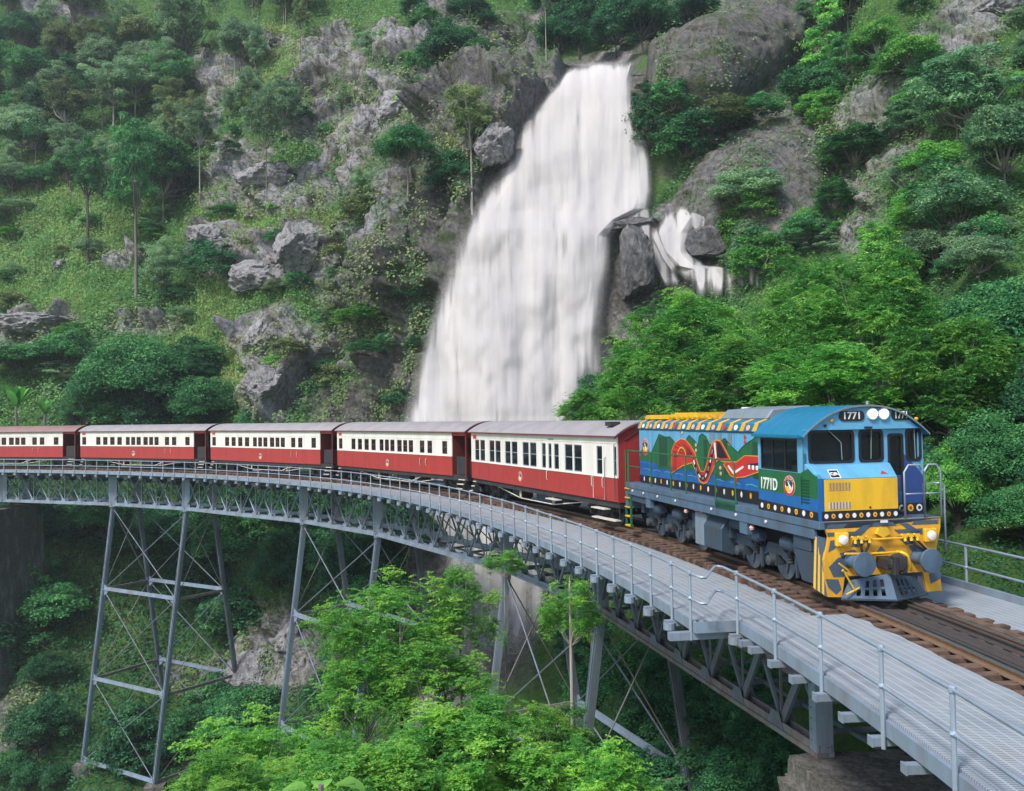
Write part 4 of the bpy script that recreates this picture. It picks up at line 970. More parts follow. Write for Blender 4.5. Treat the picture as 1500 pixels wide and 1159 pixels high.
poly_side('mural_serpent', SN, M['red2'], yc-.011, hood, label='red serpent painted along the hood')
HD = [(5.21,2.54),(5.09,2.62),(4.46,2.65),(4.29,2.71),(4.02,2.82),(2.66,2.85),(2.66,2.59),(3.47,2.43),(4.04,2.3),(4.54,2.25),(4.82,2.28),(5.04,2.44)]
poly_side('mural_serpent', HD, M['red2'], yc-.012, hood)
poly_side('mural_mouth', [(3.9, 2.62), (2.66, 2.74), (2.66, 2.64), (3.9, 2.56)], M['blackpaint'], yc-.017, hood)
for k in range(6): poly_side('mural_tooth', [(3.85-k*.2, 2.60), (3.72-k*.2, 2.61), (3.74-k*.2, 2.50), (3.83-k*.2, 2.50)], M['white'], yc-.018, hood)
poly_side('mural_marking', [(5.6,3.13),(5.42,3.11),(5.24,2.97),(4.96,2.73),(5.38,2.7),(5.59,2.73)], M['blackpaint'], yc-.016, hood)
poly_side('mural_marking', [(5.78, 3.08), (5.68, 3.1), (5.62, 2.7), (5.7, 2.66)], M['white'], yc-.016, hood)
poly_side('mural_marking', [(4.92,2.55),(4.64,2.39),(4.11,2.57),(4.09,2.52),(4.64,2.32),(4.97,2.5)], M['white'], yc-.017, hood)
poly_side('mural_marking', [(4.5, 2.26), (4.4, 2.25), (4.55, 2.05), (4.66, 2.06)], M['red2'], yc-.012, hood)
for pl in (SN, HD):
    mb = MB(); e_ = .011
    for a, b in zip(pl, pl[1:]+pl[:1]):
        pa, pb = Vector((X(a[0]), 0, a[1])), Vector((X(b[0]), 0, b[1])); dd = (pb-pa).normalized(); nn = Vector((-dd.z, 0, dd.x))*e_; pa = pa-dd*e_; pb = pb+dd*e_
        flat(mb, [((pa-nn).x, (pa-nn).z), ((pb-nn).x, (pb-nn).z), ((pb+nn).x, (pb+nn).z), ((pa+nn).x, (pa+nn).z)], yc-.017, .003)
    mb.build('mural_outline', M['orange'], hood)
mb = MB()
for a, b in zip(GREEN[:25], GREEN[1:26]):
    pa, pb = Vector((X(a[0]), 0, a[1])), Vector((X(b[0]), 0, b[1])); dd = (pb-pa).normalized(); nn = Vector((-dd.z, 0, dd.x))*.014
    flat(mb, [((pa-nn).x, (pa-nn).z), ((pb-nn).x, (pb-nn).z), ((pb+nn).x, (pb+nn).z), ((pa+nn).x, (pa+nn).z)], yc-.0105, .003)
mb.build('mural_outline', M['dkgreen'], hood)
for k in range(12): poly_side('mural_marking', [(8.66-k*.012, 2.2+k*.05), (8.35, 2.24+k*.048), (8.35, 2.225+k*.048), (8.66-k*.012, 2.185+k*.05)], M['reddark'], yc-.0165, hood)
for k in range(9): poly_side('wave', [(11.2-k*.9, 2.12), (10.9-k*.9, 2.15), (10.6-k*.9, 2.11), (10.6-k*.9, 2.095), (10.9-k*.9, 2.13), (11.2-k*.9, 2.10)], M['skyblue'], yc-.0055, hood)
body = [(7.15, 2.62), (7.0, 2.42), (6.85, 2.22), (6.62, 2.10), (6.40, 2.12), (6.22, 2.28), (6.05, 2.5), (5.93, 2.75), (5.82, 2.95)]
for i in range(len(body)-1):
    a, b = body[i], body[i+1]; mb = MB(); pa, pb = Vector((X(a[0]), 0, a[1])), Vector((X(b[0]), 0, b[1])); dd = (pb-pa).normalized(); nn = Vector((-dd.z, 0, dd.x))*.075
    flat(mb, [(pa.x-nn.x, pa.z-nn.z), (pb.x-nn.x, pb.z-nn.z), (pb.x+nn.x, pb.z+nn.z), (pa.x+nn.x, pa.z+nn.z)], yc-.016); mb.build('mural_marking', M['blackpaint'], hood)
    mb = MB(); c0 = (pa+pb)/2; nn *= .45; e = dd*.07
    flat(mb, [((c0-e-nn).x, (c0-e-nn).z), ((c0+e-nn).x, (c0+e-nn).z), ((c0+e+nn).x, (c0+e+nn).z), ((c0-e+nn).x, (c0-e+nn).z)], yc-.021); mb.build('mural_marking', [M['white'], M['hatch']][i % 2], hood)
for k in range(7):   # ribs of the tail fan
    a0 = (7.2, 2.75); ang = radians(-15+k*26); b0 = (8.0+.60*cos(ang), 2.72+.34*sin(ang)); poly_side('mural_marking', [(a0[0], a0[1]), (a0[0], a0[1]-.02), (b0[0], b0[1]-.03), (b0[0], b0[1])], M['reddark'], yc-.016, hood)
arc = [(7.95+.28*cos(radians(a)), 2.66+.22*sin(radians(a))) for a in range(0, 181, 20)]; arc2 = [(7.95+.32*cos(radians(a)), 2.66+.26*sin(radians(a))) for a in range(180, -1, -20)]
poly_side('mural_marking', arc+arc2, M['orange'], yc-.021, hood)
for t_, z_ in ((6.95, 3.0), (6.95, 2.85), (4.0, 3.28), (4.0, 3.15), (7.9, 3.33), (5.42, 2.45), (5.40, 2.3)):
    mb = MB(); disc(mb, X(t_), yc-.012, z_, .06, .05, .004, 10); mb.build('mural_dot', M['pink'] if t_ != 4.0 else M['red2'], hood)
for k in range(17):
    t_ = 11.1-k*.49; z_ = 1.80+(11.1-t_)*.008; mb = MB(); disc(mb, X(t_), yc-.011, z_, .05, .075, .004, 10); o = mb.build('mural_dot', M['orange'] if k % 2 else M['white'], hood)
emblem(hood, X(10.95), yc-.012, 2.83, .30, .28)
mb = MB()   # louvres low on the hood and panel joints
for t_ in (10.35, 9.2, 8.05, 6.9, 5.75, 4.6, 3.5): mb.box(X(t_)-.006, X(t_)+.006, -HW-.004, -HW-.0005, 1.7, 3.36)
mb.build('panel_joint', M['seablue'], hood)
mb = MB(); mb.box(X(11.3), X(9.4), -.85, .75, 3.71, 3.80); mb.box(X(9.2), X(6.2), -.8, -.72, 3.76, 3.86)
for k in range(14): mb.box(X(11.2-k*.37), X(11.16-k*.37), -.85, .7, 3.78, 3.84)
mb.box(X(9.4), X(7.7), -.6, .6, 3.71, 3.90); mb.box(X(7.5), X(6.1), -.4, .5, 3.71, 3.82); mb.build('roof_grille', M['yellow'], loco)
mb = MB(); mb.prism([(-.75, 3.705), (-.55, 3.95), (.4, 4.02), (.75, 3.9), (.75, 3.705)], X(5.9), X(3.4), lambda u, v, a: (a, u, v)); mb.build('exhaust_cowl', M['hatch'], loco, bevel=.03)
mb = MB(); mb.lathe([(0, .1), (.2, .1), (.2, .12), (.3, .12)], (X(6.5), .3, 3.72), 'z', 10); mb.build('horn', M['white'], loco)

# green handrail of the side walkway
gr = MB(); ts = [11.62, 9.6, 8.0, 6.9, 5.0, 3.95]
gr.tube([(X(11.72), -1.33, 1.66), (X(11.72), -1.33, 2.64), (X(11.66), -1.33, 2.70), (X(4.0), -1.33, 2.70), (X(3.92), -1.33, 2.64), (X(3.85), -1.33, 1.66)], .021, 6)
gr.tube([(X(11.72), -1.33, 2.2), (X(10.6), -1.33, 2.2)], .018, 6)
for t_ in ts[:-1]: gr.tube([(X(t_), -1.33, 1.66), (X(t_), -1.33, 2.70)], .021, 6)
gr.box(X(4.95), X(3.8), -1.38, -1.30, 1.50, 1.70); gr.build('walkway_rail', M['green'], loco)
# rear ladder
mb = MB(); mb.box(X(11.95), X(11.90), -1.36, -1.30, .22, 1.66); mb.box(X(11.50), X(11.45), -1.36, -1.30, .22, 1.66); mb.tube([(X(11.93), -1.33, 1.6), (X(11.93), -1.33, 2.7), (X(11.7), -1.33, 2.7)], .02, 6); lad = mb.build('ladder', M['green'], loco)
for k in range(5):
    mb = MB(); mb.box(X(11.9), X(11.5), -1.4, -1.24, .24+k*.3, .27+k*.3); mb.build('rung', M['yellow'], lad)

# cab: side walls, roof, windscreens
CW = 1.36; TF = .62     # half width, t of the cab front
mb = MB(); mb.box(X(2.62), X(.10), -CW, -CW+.06, 1.66, 2.60); mb.box(X(2.62), X(TF), CW-.06, CW, 1.66, 2.60)
for sd in (-1, 1):
    y0, y1 = (-CW, -CW+.06) if sd < 0 else (CW-.06, CW)
    mb.box(X(2.62), X(2.50), y0, y1, 2.60, 3.40); mb.box(X(.88), X(TF), y0, y1, 2.60, 3.40); mb.box(X(2.50), X(.88), y0, y1, 3.30, 3.40)
mb.box(X(2.62), X(2.57), -CW+.06, CW-.06, 1.66, 3.42)
cab = mb.build('cab_body', M['skyblue'], loco)
# side windows
for sd in (-1, 1):
    y = sd*(CW-.03); mb = MB(); mb.box(X(2.50), X(.88), y-.02, y+.02, 2.60, 2.64); mb.box(X(2.50), X(.88), y-.02, y+.02, 3.26, 3.30)
    for t_ in (2.50, 1.99, 1.44, .92): mb.box(X(t_), X(t_-.04), y-.02, y+.02, 2.64, 3.26)
    o = mb.build('side_window', M['blackpaint'], cab); mb = MB(); mb.box(X(2.46), X(.92), y-.005, y+.005, 2.64, 3.26); mb.build('pane', M['glass2'], o)
# cab front with four openings
wins = [(-1.24, -.22, 2.80, 3.46), (-.08, .46, 2.80, 3.46), (.60, .93, 1.74, 3.36), (1.02, 1.36, 2.80, 3.46)]
xf = X(TF)
def zroof(y): return 3.98-.60*abs(y/1.42)**2.3
mb = MB(); ys_ = sorted(set([-CW, CW]+[w_[0] for w_ in wins]+[w_[1] for w_ in wins]))
CWR = 1.42
ys_[-1] = CWR if ys_[-1] == 1.36 else ys_[-1]
cuts = [-CW]
for w_ in wins: cuts += [w_[0], w_[1]]
cuts += [CWR]
for i in range(0, len(cuts), 2):
    if cuts[i+1]-cuts[i] > .001: mb.box(xf-.05, xf, cuts[i], cuts[i+1], 1.66, 3.48)
for w_ in wins:
    if w_[2] > 1.8: mb.box(xf-.05, xf, w_[0], w_[1], 1.66, w_[2])
    mb.box(xf-.05, xf, w_[0], w_[1], w_[3], 3.48)
mb.build('cab_front', M['skyblue'], cab)
mb = MB(); yy = np.linspace(-CW, CWR, 17); prof = [(-CW, 3.485)]+[(y, zroof(y)-.03) for y in yy if zroof(y) > 3.53]+[(CWR-.02, 3.485)]
mb.prism(prof, xf-.05, xf+.10, lambda u, v, a: (a, u, v)); gb = mb.build('headboard', M['skyblue'], cab)
for i, w_ in enumerate(wins):
    r = .10 if i != 2 else .06
    out = rrect(w_[0]-.02, w_[1]+.02, w_[2]-.02, w_[3]+.02, r); inn = rrect(w_[0]+.035, w_[1]-.035, w_[2]+.035, w_[3]-.035, r*.9); n = len(out)
    mb = MB(); mb.add([(xf+.016, u, v) for u, v in out]+[(xf+.016, u, v) for u, v in inn]+[(xf+.0, u, v) for u, v in out]+[(xf-.02, u, v) for u, v in inn],
      [(k, (k+1) % n, n+(k+1) % n, n+k) for k in range(n)]+[(k, 2*n+k, 2*n+(k+1) % n, (k+1) % n) for k in range(n)]+[(n+k, n+(k+1) % n, 3*n+(k+1) % n, 3*n+k) for k in range(n)])
    nm = 'front_door' if i == 2 else 'windscreen'
    o = mb.build(nm, M['blackpaint'], cab); mb = MB()
    z0 = 2.5 if i == 2 else w_[2]
    mb.box(xf-.03, xf-.022, w_[0]+.0, w_[1]-.0, z0, w_[3]); mb.build('pane', M['glass2'], o)
    if i == 2: mb = MB(); mb.box(xf-.035, xf-.01, w_[0], w_[1], w_[2], 2.50); mb.build('door_leaf', M['navy'], o); mb = MB(); mb.cyl((xf+.01, .66, 2.4), (1, 0, 0), .03, .05, 8); mb.build('handle', M['tube'], o)
for (y0, z0, y1, z1) in ((-.80, 3.47, -.52, 3.22), (-.52, 3.22, -.50, 2.86), (.19, 3.50, .17, 2.86), (1.20, 3.48, 1.22, 2.84)):
    mb = MB(); mb.tube([(xf+.03, y0, z0), (xf+.025, y1, z1)], .011, 5); mb.build('wiper', M['hatch'], cab)
mb = MB(); mb.box(X(1.4), X(.8), -1.2, .3, 2.45, 2.72); mb.box(X(1.15), X(.95), -.62, -.38, 2.72, 2.92); mb.build('control_desk', M['hatch'], cab)
mb = MB(); mb.box(X(2.0), X(1.6), -.9, -.4, 1.7, 2.3); mb.box(X(2.05), X(1.95), -.9, -.4, 2.3, 2.8); mb.build('driver_seat', M['blackpaint'], cab)
# cab roof shell with visor
mb = MB(); yy = np.linspace(-1.47, 1.47, 31); zf = lambda y: 3.99-.62*abs(y/1.47)**2.3
prof = [(y, zf(y)) for y in yy]+[(y, zf(y)-.03) for y in yy[::-1]]
mb.prism(prof, X(2.66), X(TF)+.17, lambda u, v, a: (a, u, v)); cr = mb.build('cab_roof', M['roofblue'], loco)
mb = MB()
for t_ in (2.3, 1.9, 1.5, 1.1): 
    for a, b in zip(yy[:-1], yy[1:]): mb.add([(X(t_)-.012, a, zf(a)+.004), (X(t_)+.012, a, zf(a)+.004), (X(t_)+.012, b, zf(b)+.004), (X(t_)-.012, b, zf(b)+.004)], [(0, 1, 2, 3)])
mb.box(X(2.66), X(.6), -1.50, -1.44, 3.33, 3.39); mb.build('roof_rib', M['roofblue'], cr)
mb = MB()
prof = [(y, zf(y)+.004) for y in yy]+[(y, zf(y)-.034) for y in yy[::-1]]; mb.prism(prof, X(TF)+.165, X(TF)+.19, lambda u, v, a: (a, u, v)); mb.build('visor_edge', M['hatch'], cr)
mb = MB(); mb.tube([(X(.8), .25, 4.0), (X(.8), .25, 4.07)], .03, 8); mb.build('aerial', M['tube'], cr)
# number boards, headlights, markers on the headboard
xh = xf+.10
for (y0, y1) in ((-.60, -.02), (.62, 1.06)):
    mb = MB(); flatf(mb, rrect(y0, y1, 3.66, 3.87, .09), xh, .02); o = mb.build('number_board', M['blackpaint'], cab)
    text_mesh('1771', .21, 'number', M['white'], o, on_front(xh+.022, (y0+y1)/2, 3.765, (1.05 if y0 < 0 else .8)), .003, .004)
for y in (.16, .42):
    mb = MB(); mb.lathe([(0, .125), (.05, .125), (.055, .105)], (xh, y, 3.80), 'x', 18); o = mb.build('headlight', M['white'], cab)
    mb = MB(); mb.lathe([(.02, .10), (.06, .098), (.085, .05), (.09, .01)], (xh, y, 3.80), 'x', 18); mb.build('lens', M['lamp'], o)
for y in (-.78, 1.20):
    mb = MB(); mb.lathe([(0, .04), (.04, .035), (.05, .01)], (xh, y, 3.68), 'x', 10); mb.build('marker_lamp', M['orange'], cab)
mb = MB(); mb.box(xh, xh+.05, -.02, .14, 3.50, 3.54); mb.box(xh, xh+.03, -.95, -.90, 3.55, 3.6); mb.box(xh, xh+.03, 1.28, 1.33, 3.5, 3.55); mb.build('bracket', M['blackpaint'], cab)
# nose
nx0, nx1 = X(TF), X(.10)
mb = MB(); yl, yr_ = -CW, .42
V8 = [(nx0, yl+.02, 1.66), (nx1, yl+.06, 1.66), (nx1, yr_, 1.66), (nx0, yr_+.12, 1.66), (nx0, yl+.02, 2.50), (nx1, yl+.06, 2.50), (nx1, yr_, 2.50), (nx0, yr_+.12, 2.50)]
mb.hexa(V8); nose = mb.build('nose', M['seablue'], loco, bevel=.012)
mb = MB(); mb.hexa([(nx0, yl+.0, 2.503), (nx1+.012, yl+.05, 2.503), (nx1+.012, yr_+.01, 2.503), (nx0, yr_+.14, 2.503), (nx0, yl+.0, 2.78), (nx0+.16, yl+.04, 2.765), (nx0+.16, yr_+.10, 2.765), (nx0, yr_+.14, 2.78)])
mb.build('nose_top', M['skyblue'], nose, bevel=.01)
mb = MB(); mb.box(nx1+.003, nx1+.02, yl+.13, yr_, 1.86, 2.496); yp = mb.build('nose_panel', M['yellow'], nose, bevel=.004)
for (z0, z1, mm) in ((2.27, 2.43, 'orange'), (1.90, 2.04, 'tread')):
    for k in range(14):
        mb = MB(); y0 = yl+.22+k*.035; mb.box(nx1+.021, nx1+.027, y0, y0+.022, z0, z1); mb.build('grille_slat', M['hatch'] if k % 2 else M[mm], yp)
mb = MB(); mb.cyl((nx1+.022, -.22, 1.91), (1, 0, 0), .022, .02, 8); mb.build('lock', M['blackpaint'], yp)
# logo plate and small red mark
def nosept(y, z): f_ = (z-2.503)/.275; return nx1+.012+(nx0+.16-nx1-.012)*f_
sl_ = (nx0+.16-nx1-.012)/.275
def sheet_on_nose(name, pts, m, par, e=.006):
    mb = MB(); mb.add([(nosept(y, z)+e, y, z) for y, z in pts], [tuple(range(len(pts)))]); return mb.build(name, m, par)
lg = sheet_on_nose('logo_plate', [(-1.06, 2.52), (-.83, 2.52), (-.79, 2.68), (-1.02, 2.68)], M['white'], nose)
sheet_on_nose('logo_plate', [(-1.04, 2.535), (-.85, 2.535), (-.815, 2.665), (-1.005, 2.665)], M['blackpaint'], lg, .010)
text_mesh('QR', .12, 'logo', M['white'], lg, Matrix.Translation((nosept(0, 2.60)+.014, -.93, 2.60)) @ Matrix.Rotation(pi/2, 4, 'Z') @ Matrix.Rotation(pi/2-math.atan(-sl_), 4, 'X'), .002, .004)
sheet_on_nose('red_badge', [(.10, 2.57), (.28, 2.57), (.19, 2.64)], M['red2'], nose)
# painted cab side
yc = -CW-.002
poly_side('mural_hills', [(2.61, 2.59), (.55, 2.66), (.70, 2.62), (.42, 2.72), (.11, 2.52), (.11, 2.14), (2.61, 2.14)][0:1]+[(.62, 2.59), (.42, 2.60), (.105, 2.56), (.105, 2.10), (2.61, 2.12)], M['green'], yc, cab)
poly_side('mural_sea', [(2.61, 2.12), (.105, 2.10), (.105, 1.68), (2.61, 1.68)], M['seablue'], yc-.001, cab)
poly_side('mural_band', [(2.62, 1.90), (.105, 1.84), (.105, 1.67), (2.62, 1.67)], M['blackpaint'], yc-.006, cab)
mb = MB(); mb.hexa([(X(.60), -CW, 2.60), (X(.10), -CW, 2.52), (X(.10), -CW+.2, 2.52), (X(.60), -CW+.2, 2.60), (X(.60), -CW, 2.79), (X(.45), -CW, 2.70), (X(.45), -CW+.2, 2.70), (X(.60), -CW+.2, 2.79)]); mb.build('cab_corner', M['skyblue'], cab)
mb = MB(); mb.box(X(.12), X(.10)+.004, -CW, -CW+.10, 1.66, 2.52); mb.build('cab_corner', M['seablue'], cab)
poly_side('mural_hills', [(.75, 2.60), (.46, 2.70), (.18, 2.56)], M['green'], yc-.004, cab)
text_mesh('1771D', .36, 'number', M['white'], cab, on_side(X(2.12), yc-.012, 2.27, .80), .004, .007)
emblem(cab, X(1.22), yc-.008, 2.30, .24, .22)
for k in range(8):
    t_ = 2.45-k*.30; mb = MB(); disc(mb, X(t_), yc-.011, 1.775, .06, .06, .004, 14); o = mb.build('mural_dot', M['white'] if k % 2 == 0 else M['yellow'], cab)
    if k % 2:
        mb = MB(); disc(mb, X(t_), yc-.016, 1.775, .03, .03, .003, 10); mb.build('mural_dot', M['red2'], o)
mb = MB()
for k in range(8): mb.box(X(.72), X(.42), yc-.02, yc-.003, 2.0+k*.065, 2.02+k*.065)
mb.box(X(.73), X(.71), yc-.02, yc-.003, 1.95, 2.53); mb.build('side_louvre', M['dkgreen'], cab)
# lower front: dots band
mb = MB(); mb.box(nx1+.0, nx1+.014, yl+.07, yr_, 1.665, 1.855); bd = mb.build('nose_band', M['blackpaint'], nose)
for k in range(11):
    y = yl+.16+k*.156; mb = MB(); disc(mb, nx1+.015, y, 1.76, .045, .05, .004, 12, 'front'); o = mb.build('mural_dot', M['white'] if k % 2 == 0 else M['yellow'], bd)
    if k % 2: mb = MB(); disc(mb, nx1+.020, y, 1.76, .022, .025, .003, 8, 'front'); mb.build('mural_dot', M['red2'], o)
# right part of the cab front behind the platform
mb = MB(); flatf(mb, [(.95, 1.88), (1.42, 1.88), (1.42, 2.45), (1.25, 2.66), (.95, 2.95)], xf+.002, .004); mb.build('mural_hills', M['navy'], cab)
mb = MB(); flatf(mb, [(.50, 1.66), (1.42, 1.66), (1.42, 2.15), (.50, 2.15)], xf+.001, .003); mb.build('mural_sea', M['seablue'], cab)
mb = MB(); flatf(mb, [(.50, 1.665), (1.42, 1.665), (1.42, 1.9), (.50, 1.9)], xf+.007, .004); o2 = mb.build('mural_band', M['blackpaint'], cab)
for k in range(4):
    mb = MB(); disc(mb, xf+.012, .66+k*.21, 1.80, .07, .075, .004, 12, 'front'); o = mb.build('mural_dot', [M['yellow'], M['white']][k % 2], o2)
    mb = MB(); disc(mb, xf+.017, .66+k*.21, 1.80, .035, .038, .003, 10, 'front'); mb.build('mural_dot', [M['red2'], M['blackpaint']][k % 2], o)
# front platform railings
for (y0, y1) in ((.56, 1.02), (1.02, 1.40)):
    mb = MB(); x_ = X(.06); mb.tube([(x_, y0, 1.66), (x_, y0, 2.60), (x_, y0+.10, 2.74), (x_, y1-.10, 2.74), (x_, y1, 2.60), (x_, y1, 1.66)], .022, 7); mb.tube([(x_, y0, 2.15), (x_, y1, 2.15)], .016, 6); mb.build('platform_rail', M['tube'], loco, smooth=True)
mb = MB(); mb.tube([(X(.06), 1.40, 2.2), (X(.03), 1.46, 2.3), (X(.03), 1.46, .95)], .022, 7); mb.tube([(X(.6), 1.40, 1.66), (X(.6), 1.40, 2.3), (X(.1), 1.40, 2.35)], .02, 6); mb.build('platform_rail', M['tube'], loco, smooth=True)
# headstock skirt (amber, slate stripes)
sk = MB(); sk.prism([(-1.30, 1.655), (1.36, 1.655), (1.36, 1.45), (1.25, 1.0), (1.36, .14), (1.02, .14), (.92, .55), (-.85, .55), (-.92, .14), (-1.22, .16), (-1.30, .9), (-1.18, 1.35)], X(.12), X(.05), lambda u, v, a: (a, u, v)); skirt = sk.build('headstock', M['orange'], loco)
xs_ = X(.05)+.002
def fs(name, pts, m, e=0, par=skirt): mb = MB(); flatf(mb, pts, xs_+e, .005); return mb.build(name, m, par)
for pts in ([(-1.18, 1.60), (-.75, 1.60), (-.85, 1.52), (-1.24, 1.52)], [(-1.22, 1.44), (-.35+.0, 1.44), (-.45, 1.36), (-1.2, 1.36)], [(-.15, 1.60), (.25, 1.60), (.35, 1.52), (-.3, 1.52)], [(.75, 1.60), (1.3, 1.60), (1.3, 1.52), (.7, 1.52)],
            [(-.62, 1.30), (-.28, 1.30), (-.48, 1.12), (-.70, 1.14)], [(.28, 1.44), (1.15, 1.44), (1.12, 1.36), (.38, 1.36)], [(.34, 1.30), (.62, 1.30), (.80, 1.14), (.55, 1.12)],
            [(-1.15, 1.28), (-.98, 1.30), (-1.05, 1.12), (-1.2, 1.05)], [(-.40, 1.56), (-.18, 1.56), (-.55, 1.32), (-.80, 1.32)], [(.42, 1.56), (.60, 1.56), (.98, 1.32), (.74, 1.32)], [(-1.28, .52), (-1.0, .50), (-.93, .30), (-1.05, .2), (-1.22, .35)], [(1.06, .5), (1.32, .62), (1.34, .4), (1.1, .3)],
            [(-.18, .96), (.14, .96), (-.02, 1.12)], [(-1.1, .55), (-.86, .55), (-.6, .95), (-.75, 1.0), (-1.0, .92), (-1.2, .75)], [(1.25, .55), (1.30, .9), (.95, 1.0), (.8, .95), (.95, .55)], [(-.95, 1.02), (-.62, 1.08), (-.5, .98), (-.9, .9)], [(.6, 1.1), (.8, 1.12), (.95, .98), (.7, .95)]):
    fs('stripe', pts, M['stripegrey'])
# wing plates down to the rail with slanted stripes
wp = MB(); wp.hexa([(X(.42), -1.34, .28), (X(.10), -1.24, .16), (X(.10), -1.20, .16), (X(.42), -1.30, .28), (X(.34), -1.34, 1.36), (X(.10), -1.26, 1.33), (X(.10), -1.22, 1.33), (X(.34), -1.30, 1.36)]); wing = wp.build('wing_plate', M['stripegrey'], loco)
for k in range(3):
    u0 = .05+k*.11; p_ = lambda u, v: (X(.42)+(X(.10)-X(.42))*u+((X(.34)-X(.42)))*v*(1-u), -1.342+.098*u-.004, .28+(-.12)*u+(1.36-.28)*v+(.09*u)*v)
    mb = MB(); mb.add([p_(.05+k*.33, .02), p_(.22+k*.33, .0), p_(.30+k*.33 if k < 2 else .97, .98), p_(.12+k*.33, .99)], [(0, 1, 2, 3)]); mb.build('stripe', M['yellow'], wing)
mb = MB(); mb.hexa([(X(.95), -1.28, .35), (X(.5), -1.28, .35), (X(.5), -.9, .35), (X(.95), -.9, .35), (X(1.25), -1.30, .98), (X(.45), -1.30, .98), (X(.45), -.9, .98), (X(1.25), -.9, .98)]); mb.build('step_box', M['bogie'], loco)
# lamps, buffers, coupler, hoses, pipes
for y in (-.92, 1.08):
    mb = MB(); mb.box(X(.06), X(-.04), y-.14, y+.14, 1.16, 1.44); o = mb.build('lamp_housing', M['yellow'], loco, bevel=.02)
    mb = MB(); mb.lathe([(0, .10), (.03, .095), (.045, .04), (.047, .01)], (X(-.04), y, 1.30), 'x', 14); mb.build('lens', M['lens'], o)
for y in (-.72, .76):
    mb = MB(); mb.lathe([(-.6, .13), (-.12, .13), (-.12, .16), (-.08, .16)], (X(-.44), y, .86), 'x', 18); b_ = mb.build('buffer', M['frame'], loco)
    mb = MB(); mb.lathe([(-.30, .10), (-.02, .24), (.0, .245), (.03, .235), (.045, .10), (.05, .01)], (X(-.44), y, .86), 'x', 28); mb.build('buffer_head', M['frame'], b_)
    mb = MB(); mb.add([(X(-.44)+.044, y-.02, .86-.1), (X(-.44)+.044, y+.11, .86-.06), (X(-.44)+.044, y+.10, .86+.10), (X(-.44)+.044, y+.0, .86+.13)], [(0, 1, 2, 3)])
mb = MB(); mb.box(X(.1), X(-.34), -.14, .14, .70, .92); mb.lathe([(-.1, .13), (.05, .20), (.14, .19), (.18, .12), (.19, .02)], (X(-.34), .02, .84), 'x', 16); mb.box(X(-.40), X(-.56), -.14, -.04, .62, 1.0); mb.box(X(-.40), X(-.50), .08, .2, .66, .98); mb.build('coupler', M['black'], loco, bevel=.015)
def hose(pts, r=.026, m='rubber', n='air_hose'):
    P_ = [Vector(p) for p in pts]; out = []
    for i in range(len(P_)-1):
        p0, p1, p2, p3 = P_[max(i-1, 0)], P_[i], P_[i+1], P_[min(i+2, len(P_)-1)]
        for k in range(5):
            u = k/5; out.append(.5*((2*p1)+(-p0+p2)*u+(2*p0-5*p1+4*p2-p3)*u*u+(-p0+3*p1-3*p2+p3)*u**3))
    out.append(P_[-1]); mb = MB(); mb.tube(out, r, 7); return mb.build(n, M[m], loco, smooth=True)
hose([(X(0), -.38, 1.30), (X(-.10), -.40, 1.16), (X(-.12), -.56, .95), (X(-.10), -.66, .74), (X(-.05), -.62, .60)])
hose([(X(0), -.52, 1.28), (X(-.08), -.54, 1.1), (X(-.06), -.50, .9)])
hose([(X(0), .56, 1.30), (X(-.10), .60, 1.18), (X(-.16), .78, 1.05), (X(-.12), .86, .98)])
hose([(X(0), .68, 1.30), (X(-.12), .72, 1.2), (X(-.14), .90, 1.02)])
hose([(X(0), .30, 1.0), (X(-.14), .42, .95), (X(-.12), .52, .74), (X(-.06), .56, .62)], .03, 'yellow', 'pipe')
for y in (-.38, -.56, -.70, .42, .56, .70):
    mb = MB(); mb.tube([(X(0), y, 1.33), (X(-.1), y, 1.33), (X(-.12), y, 1.22)], .03, 7); mb.box(X(-.1), X(-.13), y-.05, y+.05, 1.30, 1.36); mb.build('air_cock', M['yellow'], loco)
mb = MB(); mb.tube([(X(-.05), -.5, 1.28), (X(-.05), .5, 1.28)], .022, 6); mb.tube([(X(-.05), -.9, 1.02), (X(-.05), -.5, 1.0), (X(-.07), .0, 1.0), (X(-.05), .4, 1.0)], .022, 6); mb.tube([(X(-.1), -.98, .72), (X(-.1), -.72, .28)], .018, 6); mb.tube([(X(-.1), -1.0, .70), (X(-.1), -.82, .60)], .018, 6); mb.tube([(X(-.08), -1.05, .84), (X(-.08), -.86, .70)], .018, 6); mb.tube([(X(-.1), -.92, .22), (X(-.1), -.62, .34)], .018, 6); mb.build('uncoupling_rod', M['yellow'], loco)
mb = MB(); mb.prism([(-.11, 1.50), (.08, 1.50), (.14, 1.38), (-.02, 1.30), (-.17, 1.38)], X(.04), X(-.05), lambda u, v, a: (a, u, v)); mb.build('lamp_bracket', M['yellow'], loco)
mb = MB(); mb.box(X(0), X(-.03), -.05, .1, 1.60, 1.645); mb.build('plate', M['white'], loco)
